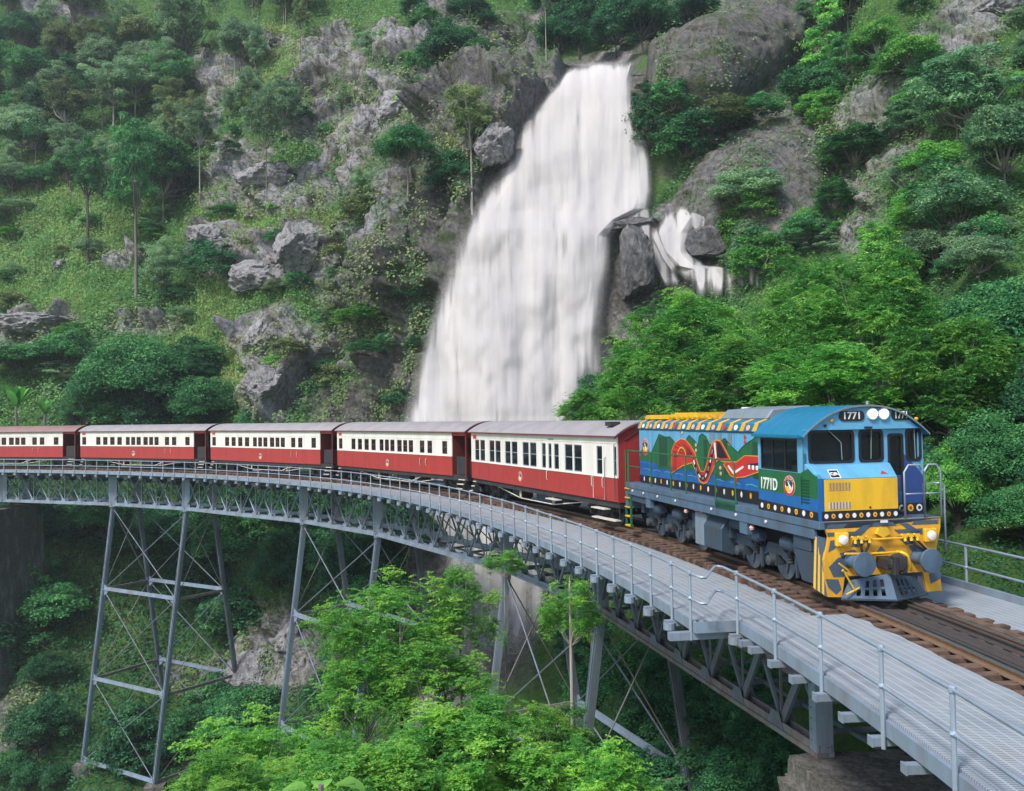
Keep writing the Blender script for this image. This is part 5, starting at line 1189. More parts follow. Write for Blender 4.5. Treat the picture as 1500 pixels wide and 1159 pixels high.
# pilot (cowcatcher): V shaped plates with slots cut through
def pilot_side(sd):
    A_ = Vector((X(.02), sd*.96, .12)); B_ = Vector((X(-.40), 0, .12)); C_ = Vector((X(-.18), 0, .60)); D_ = Vector((X(.06), sd*.75, .46))
    def q(u, v): return (A_*(1-u)+B_*u)*(1-v)+(D_*(1-u)+C_*u)*v
    holes = [(.30, .36), (.44, .50), (.58, .64), (.72, .78), (.86, .92)]
    us = [0, .26, .34, .42, .50, .58, .66, .74, .82, .90, 1]; vs_ = [0, .14, .42, .52, .82, 1]; mb = MB(); nn = (B_-A_).cross(C_-A_).normalized()*.02
    for i in range(len(us)-1):
        for j in range(len(vs_)-1):
            if i in (1, 3, 5, 7) and (j == 1 or (j == 3 and i > 2)): continue
            p = [q(us[i], vs_[j]), q(us[i+1], vs_[j]), q(us[i+1], vs_[j+1]), q(us[i], vs_[j+1])]
            mb.hexa([p[0], p[1], p[1]+nn, p[0]+nn, p[3], p[2], p[2]+nn, p[3]+nn])
    return mb
for sd in (-1, 1): pilot_side(sd).build('pilot', M['frame'] if sd < 0 else M['bogie'], loco)  # left plate paler than the right: the sunlit side is put into the colour
mb = MB(); mb.tube([(X(0), -.97, .11), (X(-.41), 0, .11), (X(0), .97, .11)], .025, 6); mb.box(X(.2), X(.12), -.85, .85, .2, .9); mb.build('pilot_bar', M['bogie'], loco)
# fuel tank
mb = MB(); mb.box(X(6.62), X(5.9), -1.22, -.5, .34, 1.22); mb.build('tank_end', M['hatch'], loco, bevel=.03)
mb = MB(); mb.prism([(-1.28, .38), (-1.28, .95), (-1.08, 1.2), (-.5, 1.2), (.5, 1.2), (1.08, 1.2), (1.28, .95), (1.28, .38), (1.0, .28), (-1.0, .28)], X(5.9), X(4.85), lambda u, v, a: (a, u, v)); mb.build('fuel_tank', M['bogie'], loco, bevel=.02)
mb = MB(); mb.cyl((X(6.45), -1.23, 1.29), (1, 0, 0), .06, .16, 8); mb.cyl((X(6.2), -1.2, 1.29), (0, 0, 1), .05, .14, 8); mb.build('filler_cap', M['orange'], loco)
for t_ in (7.05, 3.15):
    mb = MB(); mb.lathe([(-.05, .05), (0, .07), (.05, .04)], (X(t_), -1.28, 1.18), 'z', 8); mb.build('valve_knob', M['pink'], loco)
mb = MB(); mb.tube([(X(6.8), -1.1, 1.38), (X(6.2), -1.1, 1.36), (X(5.9), -1.1, 1.22), (X(4.6), -1.1, 1.24), (X(4.3), -1.0, 1.1)], .03, 6); mb.build('side_pipe', M['frame'], loco)
mb = MB(); mb.lathe([(-.35, .17), (.35, .17)], (X(4.35), -.95, 1.12), 'x', 14); mb.build('air_tank', M['bogie'], loco)
# bogies
for bx, lead in ((2.80, 1), (9.06, -1)):
    b = empty('bogie', (X(bx), 0, 0), parent=loco)
    for dx in (-1.6, 0, 1.6): wheelset(b, dx, .457, M['wheel'])
    for sd in (-1, 1):
        mb = MB(); y = sd*.86
        mb.prism([(-2.15, .66), (-2.0, .84), (-1.3, .86), (-1.1, .70), (-.45, .70), (-.3, .86), (.3, .86), (.45, .70), (1.1, .70), (1.3, .86), (2.0, .84), (2.15, .66), (2.1, .58), (1.25, .60), (1.0, .50), (.5, .50), (.3, .60), (-.3, .60), (-.5, .50), (-1.0, .50), (-1.25, .60), (-2.1, .58)], y-.05, y+.05, lambda u, v, a: (u, a, v))
        mb.build('side_frame', M['bogie'], b, bevel=.01)
        for dx in (-1.6, 0, 1.6):
            mb = MB(); mb.box(dx-.16, dx+.16, y-.10, y+.10, .36, .62); mb.lathe([(0, .13), (sd*.12, .12), (sd*.15, .05)], (dx, y+sd*.10, .47), 'y', 14); mb.build('axle_box', M['wheel'], b)
        for dx in (-.8, .8):
            mb = MB(); mb.lathe([(.50+k*.03, .085 if k % 2 else .065) for k in range(12)], (dx, y+sd*.08, 0), 'z', 12); mb.build('spring', M['black'], b)
            mb = MB(); mb.lathe([(-.28, .13), (-.26, .16), (.16, .16), (.18, .11), (.30, .11)], (dx+.25, y+sd*.20, .98), 'x', 14); mb.build('brake_cylinder', M['bogie'], b)
            mb = MB(); mb.bar((dx+.1, y+sd*.12, .95), (dx-.12, y+sd*.12, .28), .05, .07); mb.bar((dx+.3, y+sd*.12, .7), (dx+.34, y+sd*.12, .25), .05, .06); mb.box(dx-.32, dx-.18, sd*.50, sd*.64, .3, .66); mb.build('brake_rigging', M['bogie'], b)
        for dx in (-2.05, 2.05): mb = MB(); mb.bar((dx, sd*.8, .9), (dx*1.02, sd*.62, .18), .05, .05); mb.box(dx-.12, dx+.12, sd*.95-.12, sd*.95+.12, .72, 1.12); mb.build('sander', M['bogie'], b)
    mb = MB(); mb.box(-2.0, 2.0, -.45, .45, .55, .95)
    for dx in (-1.2, .4, 1.2): mb.lathe([(-.3, .3), (.3, .3)], (dx, 0, .5), 'y', 12)
    mb.build('bogie_centre', M['black'], b)

# ------------------------------------------------------------------ vegetation
def leaf_mesh(name, cen, nrm, ln, wd, tint, rng, m, bend=0.0):
    """one small quad per leaf; cen, nrm (n,3), ln, wd (n,)"""
    n = len(cen); nrm = nrm/(np.linalg.norm(nrm, axis=1, keepdims=True)+1e-9)
    a = rng.normal(size=(n, 3)); a -= nrm*(a*nrm).sum(1, keepdims=True); a /= np.linalg.norm(a, axis=1, keepdims=True)+1e-9
    b = np.cross(nrm, a); a = a*ln[:, None]/2; b = b*wd[:, None]/2
    V = np.stack([cen-a, cen+b*1.0-a*.1, cen+a, cen-b-a*.1], 1).reshape(-1, 3)
    me = bpy.data.meshes.new(name); me.vertices.add(4*n); me.vertices.foreach_set('co', V.astype(np.float32).ravel())
    set_faces(me, np.arange(4*n).reshape(n, 4))
    t_ = me.attributes.new('tint', 'FLOAT', 'POINT'); t_.data.foreach_set('value', np.repeat(np.clip(tint, 0, 1), 4).astype(np.float32))
    me.materials.append(m); return me
def sph(rng, n):
    v = rng.normal(size=(n, 3)); return v/np.linalg.norm(v, axis=1, keepdims=True)

def crown(kind, seed, nclump, nleaf, lsize):
    """crown in a unit box (x, y in -.5..5, z 0..1) and the limbs that carry it"""
    rg = np.random.default_rng(seed); cl = []
    for k in range(nclump):
        if kind == 'dense':
            v = sph(rg, 1)[0]; v[2] = abs(v[2])*1.15-.35; r = rg.uniform(.72, 1.)*(.85+.25*sin(3*math.atan2(v[1], v[0])+seed)); c = np.array([v[0]*.40*r, v[1]*.40*r, .44+v[2]*.46*r]); cr = np.array([.12, .12, .10])*rg.uniform(.7, 1.35)
        elif kind == 'gum':
            v = sph(rg, 1)[0]; r = rg.uniform(.35, 1.); lob = .8+.35*sin(2*math.atan2(v[1], v[0])+seed*1.7+2*v[2]); c = np.array([v[0]*.38*r*lob, v[1]*.38*r*lob, .52+v[2]*.42*r]); cr = np.array([.085, .085, .075])*rg.uniform(.6, 1.5)
        elif kind == 'feather':
            a = rg.uniform(0, 2*pi); r = math.sqrt(rg.uniform(0, 1))*.42; zt = .90*math.sqrt(max(0, 1-(r/.5)**2)); zt *= .82+.18*sin(a*3+seed)*min(1, r*4); c = np.array([cos(a)*r*(.85+.2*sin(a*2+seed)), sin(a)*r*(.85+.2*sin(a*2+seed)), zt*rg.choice([1, 1, .8, .55, .35])+rg.uniform(-.05, .05)]); cr = np.array([.085, .085, .07])*rg.uniform(.6, 1.5)
        elif kind == 'shrub':
            v = sph(rg, 1)[0]; v[2] = abs(v[2]); r = rg.uniform(.7, 1.05); c = np.array([v[0]*.40*r, v[1]*.40*r, v[2]*.82*r]); cr = np.array([.14, .14, .13])*rg.uniform(.6, 1.3)
        else:  # cone
            z = rg.uniform(0, 1)**1.2; a = rg.uniform(0, 2*pi); r = (.42*(1-z)+.04)*rg.uniform(.7, 1.05); c = np.array([cos(a)*r, sin(a)*r, .06+z*.88]); cr = np.array([.10, .10, .06])*rg.uniform(.7, 1.3)
        cl.append((c, cr, rg.uniform(0, 1)))
    cen = []; nr = []; tn = []
    for c, cr, tc_ in cl:
        m_ = int(nleaf*(.6+.8*rg.random())); v = sph(rg, m_)
        if kind == 'feather':
            # fronds: rows of leaflets along thin stalks radiating from the twig
            nf = max(3, m_//14); fr = sph(rg, nf); fr[:, 2] = fr[:, 2]*.35; base = rg.normal(size=(nf, 3))*cr*.42; L = rg.uniform(.45, 1., nf)[:, None]*cr[0]*.85
            t_ = np.linspace(.15, 1, 7); fr[:, 2] -= 0
            side = np.cross(fr, [0, 0, 1.]); side /= np.linalg.norm(side, axis=1, keepdims=True)+1e-9
            for s in (-1, 1):
                for q in t_:
                    p = c+base+fr*L*q+side*s*lsize*.62*(1.15-q*.6); p[:, 2] -= (q*q)*L[:, 0]*.35; cen.append(p)
                    nr.append(np.tile([0, 0, 1.], (nf, 1))+rg.normal(size=(nf, 3))*.45); tn.append(np.full(nf, .12+.72*tc_)+rg.normal(size=nf)*.13+ .12*(q > .8))
        else:
            v[:, 2] = np.where(v[:, 2] < -.3, -v[:, 2], v[:, 2]); p = c+v*cr*rg.uniform(.45, 1.05, m_)[:, None]
            cen.append(p); nr.append(v*1.+rg.normal(size=(m_, 3))*.75+np.array([0, 0, .5])); tn.append(np.full(m_, .12+.7*tc_)+rg.normal(size=m_)*.16)
    cen = np.concatenate(cen); nr = np.concatenate(nr); tn = np.concatenate(tn); n = len(cen)
    ls = lsize*rg.uniform(.6, 1.3, n); wr = .42 if kind == 'feather' else .55
    me = leaf_mesh('crown', cen, nr, ls*(1.25 if kind != 'gum' else 1.6), ls*wr*(1 if kind != 'gum' else .55), tn, rg, None); me.materials.clear()
    lm = MB(); z0 = {'dense': .12, 'gum': .10, 'feather': .0, 'shrub': .0, 'cone': .0}[kind]
    for k, (c, cr, tc_) in enumerate(cl[:: (6 if kind in ('gum',) else 6)][:20]):
        s = np.array([0, 0, z0]); mid = s*.45+c*.55+np.array([0, 0, -.06])+rg.normal(size=3)*.02
        if kind == 'cone': s = np.array([0, 0, c[2]-.08]); mid = (s+c)/2
        lm.tube([s, (s+mid)/2+rg.normal(size=3)*.01, mid, c], [.013, .009, .006, .002] if kind != 'feather' else [.007, .006, .004, .0015], 5, False)
    if kind == 'cone': lm.tube([(0, 0, 0), (0, 0, .9)], [.02, .004], 5)
    ml = bpy.data.meshes.new('branches'); ml.from_pydata(lm.v, [], lm.f); ml.update(); ml.polygons.foreach_set('use_smooth', [True]*len(ml.polygons))
    return me, ml
PROTO = {}
def proto(kind, seed, nclump, nleaf, ls): PROTO.setdefault(kind, []).append(crown(kind.split('_')[0], seed, nclump, nleaf, ls))
for s in range(4): proto('dense', 10+s, 95, 150, .030)
for s in range(5): proto('gum', 20+s, 60, 125, .034)
for s in range(3): proto('cone', 30+s, 60, 110, .034)
for s in range(4): proto('shrub', 40+s, 48, 120, .042)
for s in range(3): proto('feather', 50+s, 110, 210, .030)
for s in range(4): proto('feather_fine', 60+s, 150, 520, .018)
for s in range(3): proto('feather_open', 80+s, 72, 340, .019)
for s in range(3): proto('dense_fine', 70+s, 200, 260, .021)
def trunk_mesh(seed, bendy=.06, fork=False):
    rg = np.random.default_rng(seed); mb = MB(); pts = [(rg.normal()*bendy*t_*(1-t_)*3, rg.normal()*bendy*t_*(1-t_)*3, t_) for t_ in np.linspace(0, 1, 9)]
    pts[-1] = (0, 0, 1); mb.tube([(0, 0, -.15)]+pts, [1.5, 1.25, 1.05, .95, .88, .82, .76, .7, .62, .5], 8, False); me = bpy.data.meshes.new('trunk'); me.from_pydata(mb.v, [], mb.f); me.update()
    me.polygons.foreach_set('use_smooth', [True]*len(me.polygons)); return mb.v, mb.f
TR = [trunk_mesh(90+i) for i in range(5)]
def ground_z(P):
    q = GRID[..., :2]-np.array(P)[:2]; k = np.argmin((q**2).sum(2)); return float(GRID.reshape(-1, 3)[k, 2])
TREES = 0
def tree(px, py, hpx, wpx, kind, leaf, bark, label, group=None, cf=.7, d=None, name=None, ytop=None, cat=None, thick=1., vi=None, up=.0):
    """tree rooted in the ground seen at (px, py); hpx, wpx its height and crown width in picture pixels"""
    global TREES; TREES += 1
    if d is None: base = ground(px, py); dd = float(np.dot(np.array(base)-CAM, FW)); H = hpx*dd/FPX
    else:
        dd = d; q = at(px, ytop, d); gz = ground_z(q); base = Vector((q[0], q[1], gz)); H = float(q[2])-gz
    sc = dd/FPX; W_ = wpx*sc; ch = (hpx*sc if d is not None else H*cf); ch = min(ch, H*.97)
    k = random.randrange(len(PROTO[kind])) if vi is None else vi; cm, lm = PROTO[kind][k]
    nm = name or {'shrub': 'shrub', 'gum': 'gum_tree', 'cone': 'young_tree', 'dense': 'rainforest_tree', 'feather': 'feathery_tree'}[kind.split('_')[0]]
    root = empty(nm, base, random.uniform(0, 6.28)); tag(root, label, cat or ('shrub' if 'shrub' in nm or 'bush' in nm else 'tree'), group)
    def put(me_, n_, m_):
        o = bpy.data.objects.new(n_, me_); C.objects.link(o); o.parent = root
        if not me_.materials: me_.materials.append(M[m_])
        o.material_slots[0].link = 'OBJECT'; o.material_slots[0].material = M[m_]; return o
    c = put(cm, 'crown', leaf); c.scale = (W_, W_, ch); c.location = (0, 0, H-ch)
    b = put(lm, 'branches', bark); b.scale = (W_, W_, ch); b.location = (0, 0, H-ch)
    tm = TRM[(TREES) % len(TRM)]; th = max(.2, H-ch+ch*({'dense': .18, 'gum': .16}.get(kind.split('_')[0], 0))+.02*H); r = max(.012*H, .02)*thick if d is None else .10*thick
    if kind.split('_')[0] != 'shrub':
        t_ = put(tm, 'trunk', bark); t_.scale = (r, r, th)
    return root
TRM = []
for v, f in TR:
    me = bpy.data.meshes.new('trunk'); me.from_pydata(v, [], f); me.update(); me.polygons.foreach_set('use_smooth', [True]*len(me.polygons)); TRM.append(me)

# --- trees one can point at, left slope
tree(212, 462, 285, 125, 'gum', 'leaf_dense', 'bark', 'tall forked gum with a broad dark green crown on the grassy left slope', cf=.60, vi=0, thick=.7)
tree(240, 330, 150, 120, 'dense', 'leaf_dense', 'bark', 'bushy mid green tree just behind the tall forked gum', cf=.8, name='broad_tree')
tree(132, 400, 205, 90, 'gum', 'leaf_dense', 'bark_dark', 'gum with a dark leaning trunk standing in the grass at left', cf=.55, vi=1)
tree(268, 150, 190, 130, 'gum', 'leaf_gum', 'bark_dark', 'large dark branched gum at the top left with upswept limbs', cf=.6, vi=2, thick=1.5)
tree(246, 172, 120, 90, 'gum', 'leaf_gum', 'bark_pale', 'gum with a short pale trunk below the large dark gum', cf=.6, vi=3)
tree(95, 215, 110, 115, 'gum', 'leaf_olive', 'bark_pale', 'olive brown crowned gum with bare arching limbs at far left', cf=.75, vi=1, thick=.8)
tree(165, 190, 110, 110, 'gum', 'leaf_gum', 'bark_pale', 'grey green gum between the olive gum and the top left gum', cf=.7, vi=0)
tree(25, 235, 100, 80, 'gum', 'leaf_gum', 'bark', 'thin trunked gum at the left edge above the grass', cf=.55, vi=2)
tree(338, 142, 110, 60, 'gum', 'leaf_gum', 'bark_pale', 'slim gum in front of the shadowed rock hollow', cf=.5, vi=3, thick=.7)
tree(310, 300, 150, 90, 'gum', 'leaf_gum', 'bark_pale', 'slender pale gum on the grassy ledge left of the wide outcrop', cf=.55, vi=1, thick=.6)
tree(402, 305, 170, 95, 'gum', 'leaf_gum', 'bark', 'slender gum growing in front of the wide grey outcrop', cf=.6, vi=2, thick=.5)
tree(237, 490, 150, 90, 'gum', 'leaf_gum', 'bark_dark', 'small twin stemmed gum right of the tall forked gum', cf=.6, vi=3, thick=.6)
tree(515, 135, 115, 60, 'gum', 'leaf_gum', 'bark_pale', 'thin gum standing on the upper rocks left of the dark crowned tree', cf=.45, vi=0, thick=.6)
tree(438, 90, 100, 50, 'gum', 'leaf_olive', 'bark', 'small leaning gum high on the left slope near the yellow grass', cf=.5, vi=1, thick=.6)
tree(640, 100, 110, 95, 'dense', 'leaf_dark', 'bark_dark', 'round dark crowned tree high between the two rock bands', cf=.85, name='broad_tree')
tree(690, 298, 190, 120, 'gum', 'leaf_olive', 'bark_pale', 'olive tree with a pale trunk leaning out beside the falls', cf=.62, vi=2, thick=.8)
tree(622, 315, 120, 110, 'dense', 'leaf_dense', 'bark', 'dark layered tree just left of the pale trunked olive tree', cf=.7, vi=2, name='broad_tree')
tree(655, 300, 100, 90, 'dense', 'leaf_dark', 'bark_dark', 'deep green shrubby tree at the foot of the pale trunked olive tree', cf=.9, name='broad_tree')
tree(802, 100, 105, 18, 'gum', 'leaf_gum', 'bark_pale', 'bare thin trunk rising left of the lip of the falls', cf=.35, vi=3, thick=.5)
for i, (x, y, h, w_) in enumerate(((820, 84, 90, 100), (850, 72, 110, 110), (890, 74, 100, 110), (930, 66, 110, 110), (965, 40, 90, 100), (1000, 24, 90, 100), (870, 40, 90, 120), (920, 20, 90, 120), (810, 40, 90, 100))):
    tree(x, y, h, w_, 'dense', 'leaf_dark', 'bark_dark', 'dark green tree crowding the creek above the lip of the falls', 'dark trees above the falls', cf=.9)
tree(505, 400, 120, 120, 'shrub', 'leaf_olive', 'bark', 'mossy olive brown bush overhanging the dark cliff', name='bush')
tree(540, 350, 80, 90, 'shrub', 'leaf_olive', 'bark', 'olive bush on top of the dark cliff left of the falls', name='bush')
tree(470, 565, 60, 70, 'shrub', 'leaf_olive', 'bark', 'olive green bush low on the cliff just above the carriages', name='bush')
tree(320, 440, 90, 110, 'shrub', 'leaf_dark', 'bark', 'dark bush filling the hollow under the split outcrop', name='bush')
tree(530, 480, 50, 130, 'shrub', 'leaf_bright', 'bark', 'bright ferny ledge of green across the dark cliff', name='bush')
# left foot of the slope
tree(205, 625, 150, 190, 'dense_fine', 'leaf_dense', 'bark_dark', 'largest rounded tree behind the second last carriage', cf=.97, vi=0)
tree(140, 625, 118, 110, 'dense_fine', 'leaf_dense', 'bark_dark', 'rounded tree between the banana plant and the largest tree', cf=.97, vi=1)
tree(290, 628, 100, 140, 'dense_fine', 'leaf_dense', 'bark_dark', 'rounded dark tree right of the largest tree behind the carriages', cf=.97, vi=2)
tree(30, 545, 60, 130, 'dense', 'leaf_dense', 'bark_dark', 'low spreading tree above the banana plant at the left edge', cf=.97)
tree(95, 540, 70, 110, 'dense', 'leaf_dense', 'bark_dark', 'small feathery tree below the flat rock shelf', cf=.97)
# creepers and trees right of the falls
tree(955, 235, 120, 85, 'shrub', 'leaf_dark', 'bark', 'dark creeper mass hanging beside the upper falls under the rock dome', name='creeper_bush')
tree(1000, 250, 100, 100, 'shrub', 'leaf_dense', 'bark', 'green creeper spreading below the middle of the rock dome', name='creeper_bush')
tree(1060, 205, 75, 110, 'shrub', 'leaf_olive', 'bark', 'olive creeper under the right end of the rock dome', name='creeper_bush')
tree(945, 168, 70, 60, 'shrub', 'leaf_dark', 'bark', 'dark creeper at the very lip of the falls below the rock dome', name='creeper_bush')
tree(985, 178, 75, 90, 'shrub', 'leaf_dense', 'bark', 'upper green creeper hanging from the left side of the rock dome', name='creeper_bush')
tree(1030, 222, 80, 110, 'shrub', 'leaf_dark', 'bark', 'dark creeper between the rock dome and the broad grey rock face', name='creeper_bush')
tree(1105, 190, 55, 90, 'shrub', 'leaf_dense', 'bark', 'green creeper below the right end of the rock dome', name='creeper_bush')
tree(1080, 345, 45, 45, 'shrub', 'leaf_olive', 'bark', 'small yellowish shrub perched on the rock by the side cascade', name='bush')
tree(1215, 130, 125, 110, 'cone', 'leaf_bright', 'bark', 'bright green conical tree on the slope right of the rock dome', cf=.95)
tree(1180, 190, 90, 110, 'dense', 'leaf_dense', 'bark', 'mid green tree below the bright conical tree', cf=.95)
tree(1290, 110, 90, 90, 'dense', 'leaf_bright', 'bark_pale', 'bright leafy tree right of the conical tree', cf=.85, name='broad_tree')
tree(1250, 60, 110, 110, 'dense', 'leaf_dark', 'bark_pale', 'dark tree at the top right with pale stems', cf=.8)
tree(1420, 205, 150, 190, 'gum', 'leaf_blue', 'bark', 'large blue green tree spreading under the upper right crag', cf=.9, vi=0, name='spreading_tree')
tree(1400, 215, 150, 150, 'dense', 'leaf_blue', 'bark', 'dense blue green tree touching the large blue green one', cf=.9, name='spreading_tree')
tree(1470, 290, 150, 150, 'dense', 'leaf_blue', 'bark', 'blue green tree at the right edge halfway up', cf=.9, name='spreading_tree')
tree(1400, 360, 130, 170, 'dense', 'leaf_blue', 'bark', 'lower blue green tree above the bright feathery canopy', cf=.9, name='spreading_tree')
tree(1250, 255, 80, 150, 'feather', 'leaf_dense', 'bark_pale', 'flat topped tree across the middle of the right slope', cf=.8)
tree(1330, 300, 80, 120, 'gum', 'leaf_gum', 'bark_pale', 'wispy tree in front of the broken grey crag on the right', cf=.8, vi=1)
tree(1230, 330, 70, 90, 'feather', 'leaf_dense', 'bark_pale', 'small feathery tree above the dark triangular rock', cf=.8)
# the bright feathery trees behind the locomotive
for (x, yt, h, w_, dd, lb) in (
    (1000, 398, 190, 230, 50, 'bright feathery tree hiding the foot of the side cascade'),
    (925, 500, 120, 150, 48, 'small feathery tree over the last trees before the falls'),
    (860, 560, 70, 110, 52, 'lowest green bush of foliage touching the base of the falls'),
    (1195, 350, 220, 210, 46, 'wide feathery tree directly above the middle of the locomotive'),
    (1280, 330, 240, 260, 42, 'tall bright feathery tree above the cab'),
    (1075, 470, 150, 240, 40, 'feathery tree just above the hood of the locomotive'),
    (1210, 480, 150, 260, 36, 'bright feathery tree close behind the cab roof'),
    (1400, 430, 240, 260, 34, 'large green feathery tree on the right behind the cab')):
    tree(x, None, h, w_, 'feather_fine', 'leaf_bright', 'bark_pale', lb, d=dd, ytop=yt, thick=1.2)
for (x, yt, h, w_, dd, lf, lb) in (
    (1480, 380, 260, 230, 38, 'leaf_dense', 'dense dark green tree at the right edge above the handrail'),
    (1455, 590, 200, 200, 27, 'leaf_dense', 'dense tree beside the far handrail at the right edge'),
    (1400, 640, 170, 130, 27, 'leaf_bright', 'leafy bush right of the cab behind the front steps'),
    (1500, 700, 170, 160, 24.5, 'leaf_dense', 'lowest leafy bush against the far handrail'),
    (1330, 560, 120, 150, 36, 'leaf_dark', 'dark tree filling the gap behind the cab windows'),
    (1560, 480, 260, 200, 30, 'leaf_dark', 'dark tree partly cut by the right edge'),
    (1345, 640, 110, 110, 31, 'leaf_dark', 'dark bush just behind the right side of the cab')):
    tree(x, None, h, w_, 'dense_fine', lf, 'bark_dark', lb, d=dd, ytop=yt, thick=1.2)
# foreground trees in the gorge
for (x, yt, h, w_, dd, th, kd, lb) in (
    (585, 806, 190, 270, 27, .8, 'feather_open', 'tallest feathery tree in front of the middle tower'),
    (492, 862, 110, 135, 25.5, .5, 'feather_open', 'feathery crown left of the tallest foreground tree'),
    (672, 802, 150, 150, 28, .6, 'feather_open', 'feathery crown touching the viaduct right of the tallest one'),
    (738, 796, 50, 90, 29, .3, 'feather_open', 'small spray of foliage against the walkway edge'),
    (834, 826, 120, 135, 24, .8, 'feather_open', 'slender tree with a pale bare trunk left of the nearest tower'),
    (640, 905, 150, 230, 25, .6, 'feather_open', 'feathery crown in the middle of the foreground trees'),
    (535, 935, 150, 215, 24.5, .6, 'feather_open', 'feathery crown below the one left of the tallest tree'),
    (690, 1000, 190, 330, 22, .6, 'feather_fine', 'wide low feathery tree at the bottom centre'),
    (375, 1012, 170, 280, 24, .6, 'feather_open', 'wide low feathery tree at the foot of the left tower'),
    (800, 1010, 120, 170, 23, .4, 'feather_open', 'small feathery crown at the foot of the nearest tower'),
    (880, 1068, 140, 200, 21, .5, 'feather_fine', 'lowest feathery tree near the concrete pier'),
    (520, 1070, 150, 300, 20, .5, 'feather_fine', 'feathery tree at the bottom edge left of centre'),
    (330, 1080, 120, 220, 21, .5, 'feather_open', 'feathery tree at the bottom left corner of the foliage')):
    tree(x, None, h, w_, kd, 'leaf_lime', 'bark_pale', lb, d=dd, ytop=yt, thick=th)
# random fill, region by region
def fill(n, box, kind, leaf, bark, hr_, wr, label, group, cf=.8, avoid=(), rk=.7, seed=1, name=None):
    rg = random.Random(seed); k = 0; tries = 0
    while k < n and tries < n*40:
        tries += 1; x = rg.uniform(box[0], box[2]); y = rg.uniform(box[1], box[3]); i = int(np.argmin(np.abs(cols-x))); j = int(np.argmin(np.abs(rows-y))); q = j*NI+i
        if ROCK[q] > rk or FALL[q] > .05 or FALL[q] > .05: continue
        if any(a[0] < x < a[2] and a[1] < y < a[3] for a in avoid): continue
        P_ = GRID[j, i]; aa_ = math.atan2(P_[0], P_[1]+R0)*R0; oo_ = math.hypot(P_[0], P_[1]+R0)-R0
        if abs(oo_) < 6 and P_[2] > -5.5: continue
        kk = kind[rg.randrange(len(kind))]; lf = leaf[rg.randrange(len(leaf))]; h = rg.uniform(*hr_)
        tree(x, y, h, rg.uniform(*wr)*h, kk, lf, bark, label, group, cf=cf, name=name); k += 1
fill(26, (0, 20, 620, 330), ['gum'], ['leaf_gum', 'leaf_gum', 'leaf_dense', 'leaf_olive'], 'bark', (60, 105), (.55, .9), 'slender grey green gum scattered over the rocky upper left slope', 'gums of the upper left slope', cf=.65, seed=3, avoid=((60,290,200,420), (330, 40, 450, 110)), name='slender_gum')
fill(26, (0, 60, 250, 300), ['dense', 'gum'], ['leaf_dense', 'leaf_dark', 'leaf_gum'], 'bark', (50, 85), (.9, 1.3), 'bushy tree of the thicket above the grass at far left', 'bushy trees at far left', cf=.85, seed=4, name='thicket_tree')
fill(70, (0, 60, 640, 560), ['shrub'], ['leaf_dense', 'leaf_gum', 'leaf_bright', 'leaf_olive'], 'bark', (14, 34), (1.2, 2.2), 'small shrub dotted between the rocks of the left slope', 'small shrubs of the left slope', seed=5, rk=.95, name='small_shrub')
fill(22, (0, 540, 360, 640), ['dense', 'shrub'], ['leaf_dense', 'leaf_dark'], 'bark', (45, 75), (1.1, 1.6), 'dark understorey bush right behind the rear carriages', 'bushes behind the rear carriages', cf=.95, seed=6, avoid=((0, 540, 100, 645),), name='understorey_bush')
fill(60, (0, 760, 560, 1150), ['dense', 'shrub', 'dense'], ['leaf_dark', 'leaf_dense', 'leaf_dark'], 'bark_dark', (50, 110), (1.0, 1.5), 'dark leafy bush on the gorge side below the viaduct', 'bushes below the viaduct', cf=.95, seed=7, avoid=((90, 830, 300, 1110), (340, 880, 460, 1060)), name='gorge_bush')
fill(34, (1000, 10, 1500, 420), ['dense', 'shrub', 'feather', 'cone'], ['leaf_dense', 'leaf_bright', 'leaf_gum'], 'bark', (50, 95), (1.1, 1.6), 'leafy tree filling the upper right slope', 'trees of the upper right slope', cf=.9, seed=8, name='slope_tree', avoid=((940, 60, 1150, 340),))
fill(45, (1130, 20, 1560, 420), ['shrub'], ['leaf_dense', 'leaf_bright', 'leaf_gum', 'leaf_blue'], 'bark', (20, 45), (1.3, 2.2), 'small shrub between the trees of the right slope', 'small shrubs of the right slope', seed=9, rk=.9, name='small_shrub')
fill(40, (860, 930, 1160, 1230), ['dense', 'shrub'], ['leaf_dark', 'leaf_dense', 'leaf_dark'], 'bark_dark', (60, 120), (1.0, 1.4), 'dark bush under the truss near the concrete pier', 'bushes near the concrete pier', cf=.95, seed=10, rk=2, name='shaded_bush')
fill(26, (880, 520, 1500, 760), ['dense'], ['leaf_dense', 'leaf_bright'], 'bark', (70, 120), (1.1, 1.5), 'leafy tree of the wood behind the locomotive', 'trees behind the locomotive', cf=.95, seed=11, name='wood_tree')
fill(14, (600, 20, 820, 120), ['shrub', 'dense'], ['leaf_dark', 'leaf_gum', 'leaf_dense'], 'bark', (24, 50), (1.2, 1.8), 'bush on the rocks left of the creek top', 'bushes left of the creek top', cf=.95, seed=12, rk=1.1, name='rock_bush')
fill(14, (420, 380, 640, 600), ['shrub'], ['leaf_dark', 'leaf_olive', 'leaf_dense'], 'bark', (20, 44), (1.4, 2.2), 'mossy tuft clinging to the dark cliff beside the falls', 'tufts on the dark cliff', seed=13, rk=2, name='cliff_tuft')

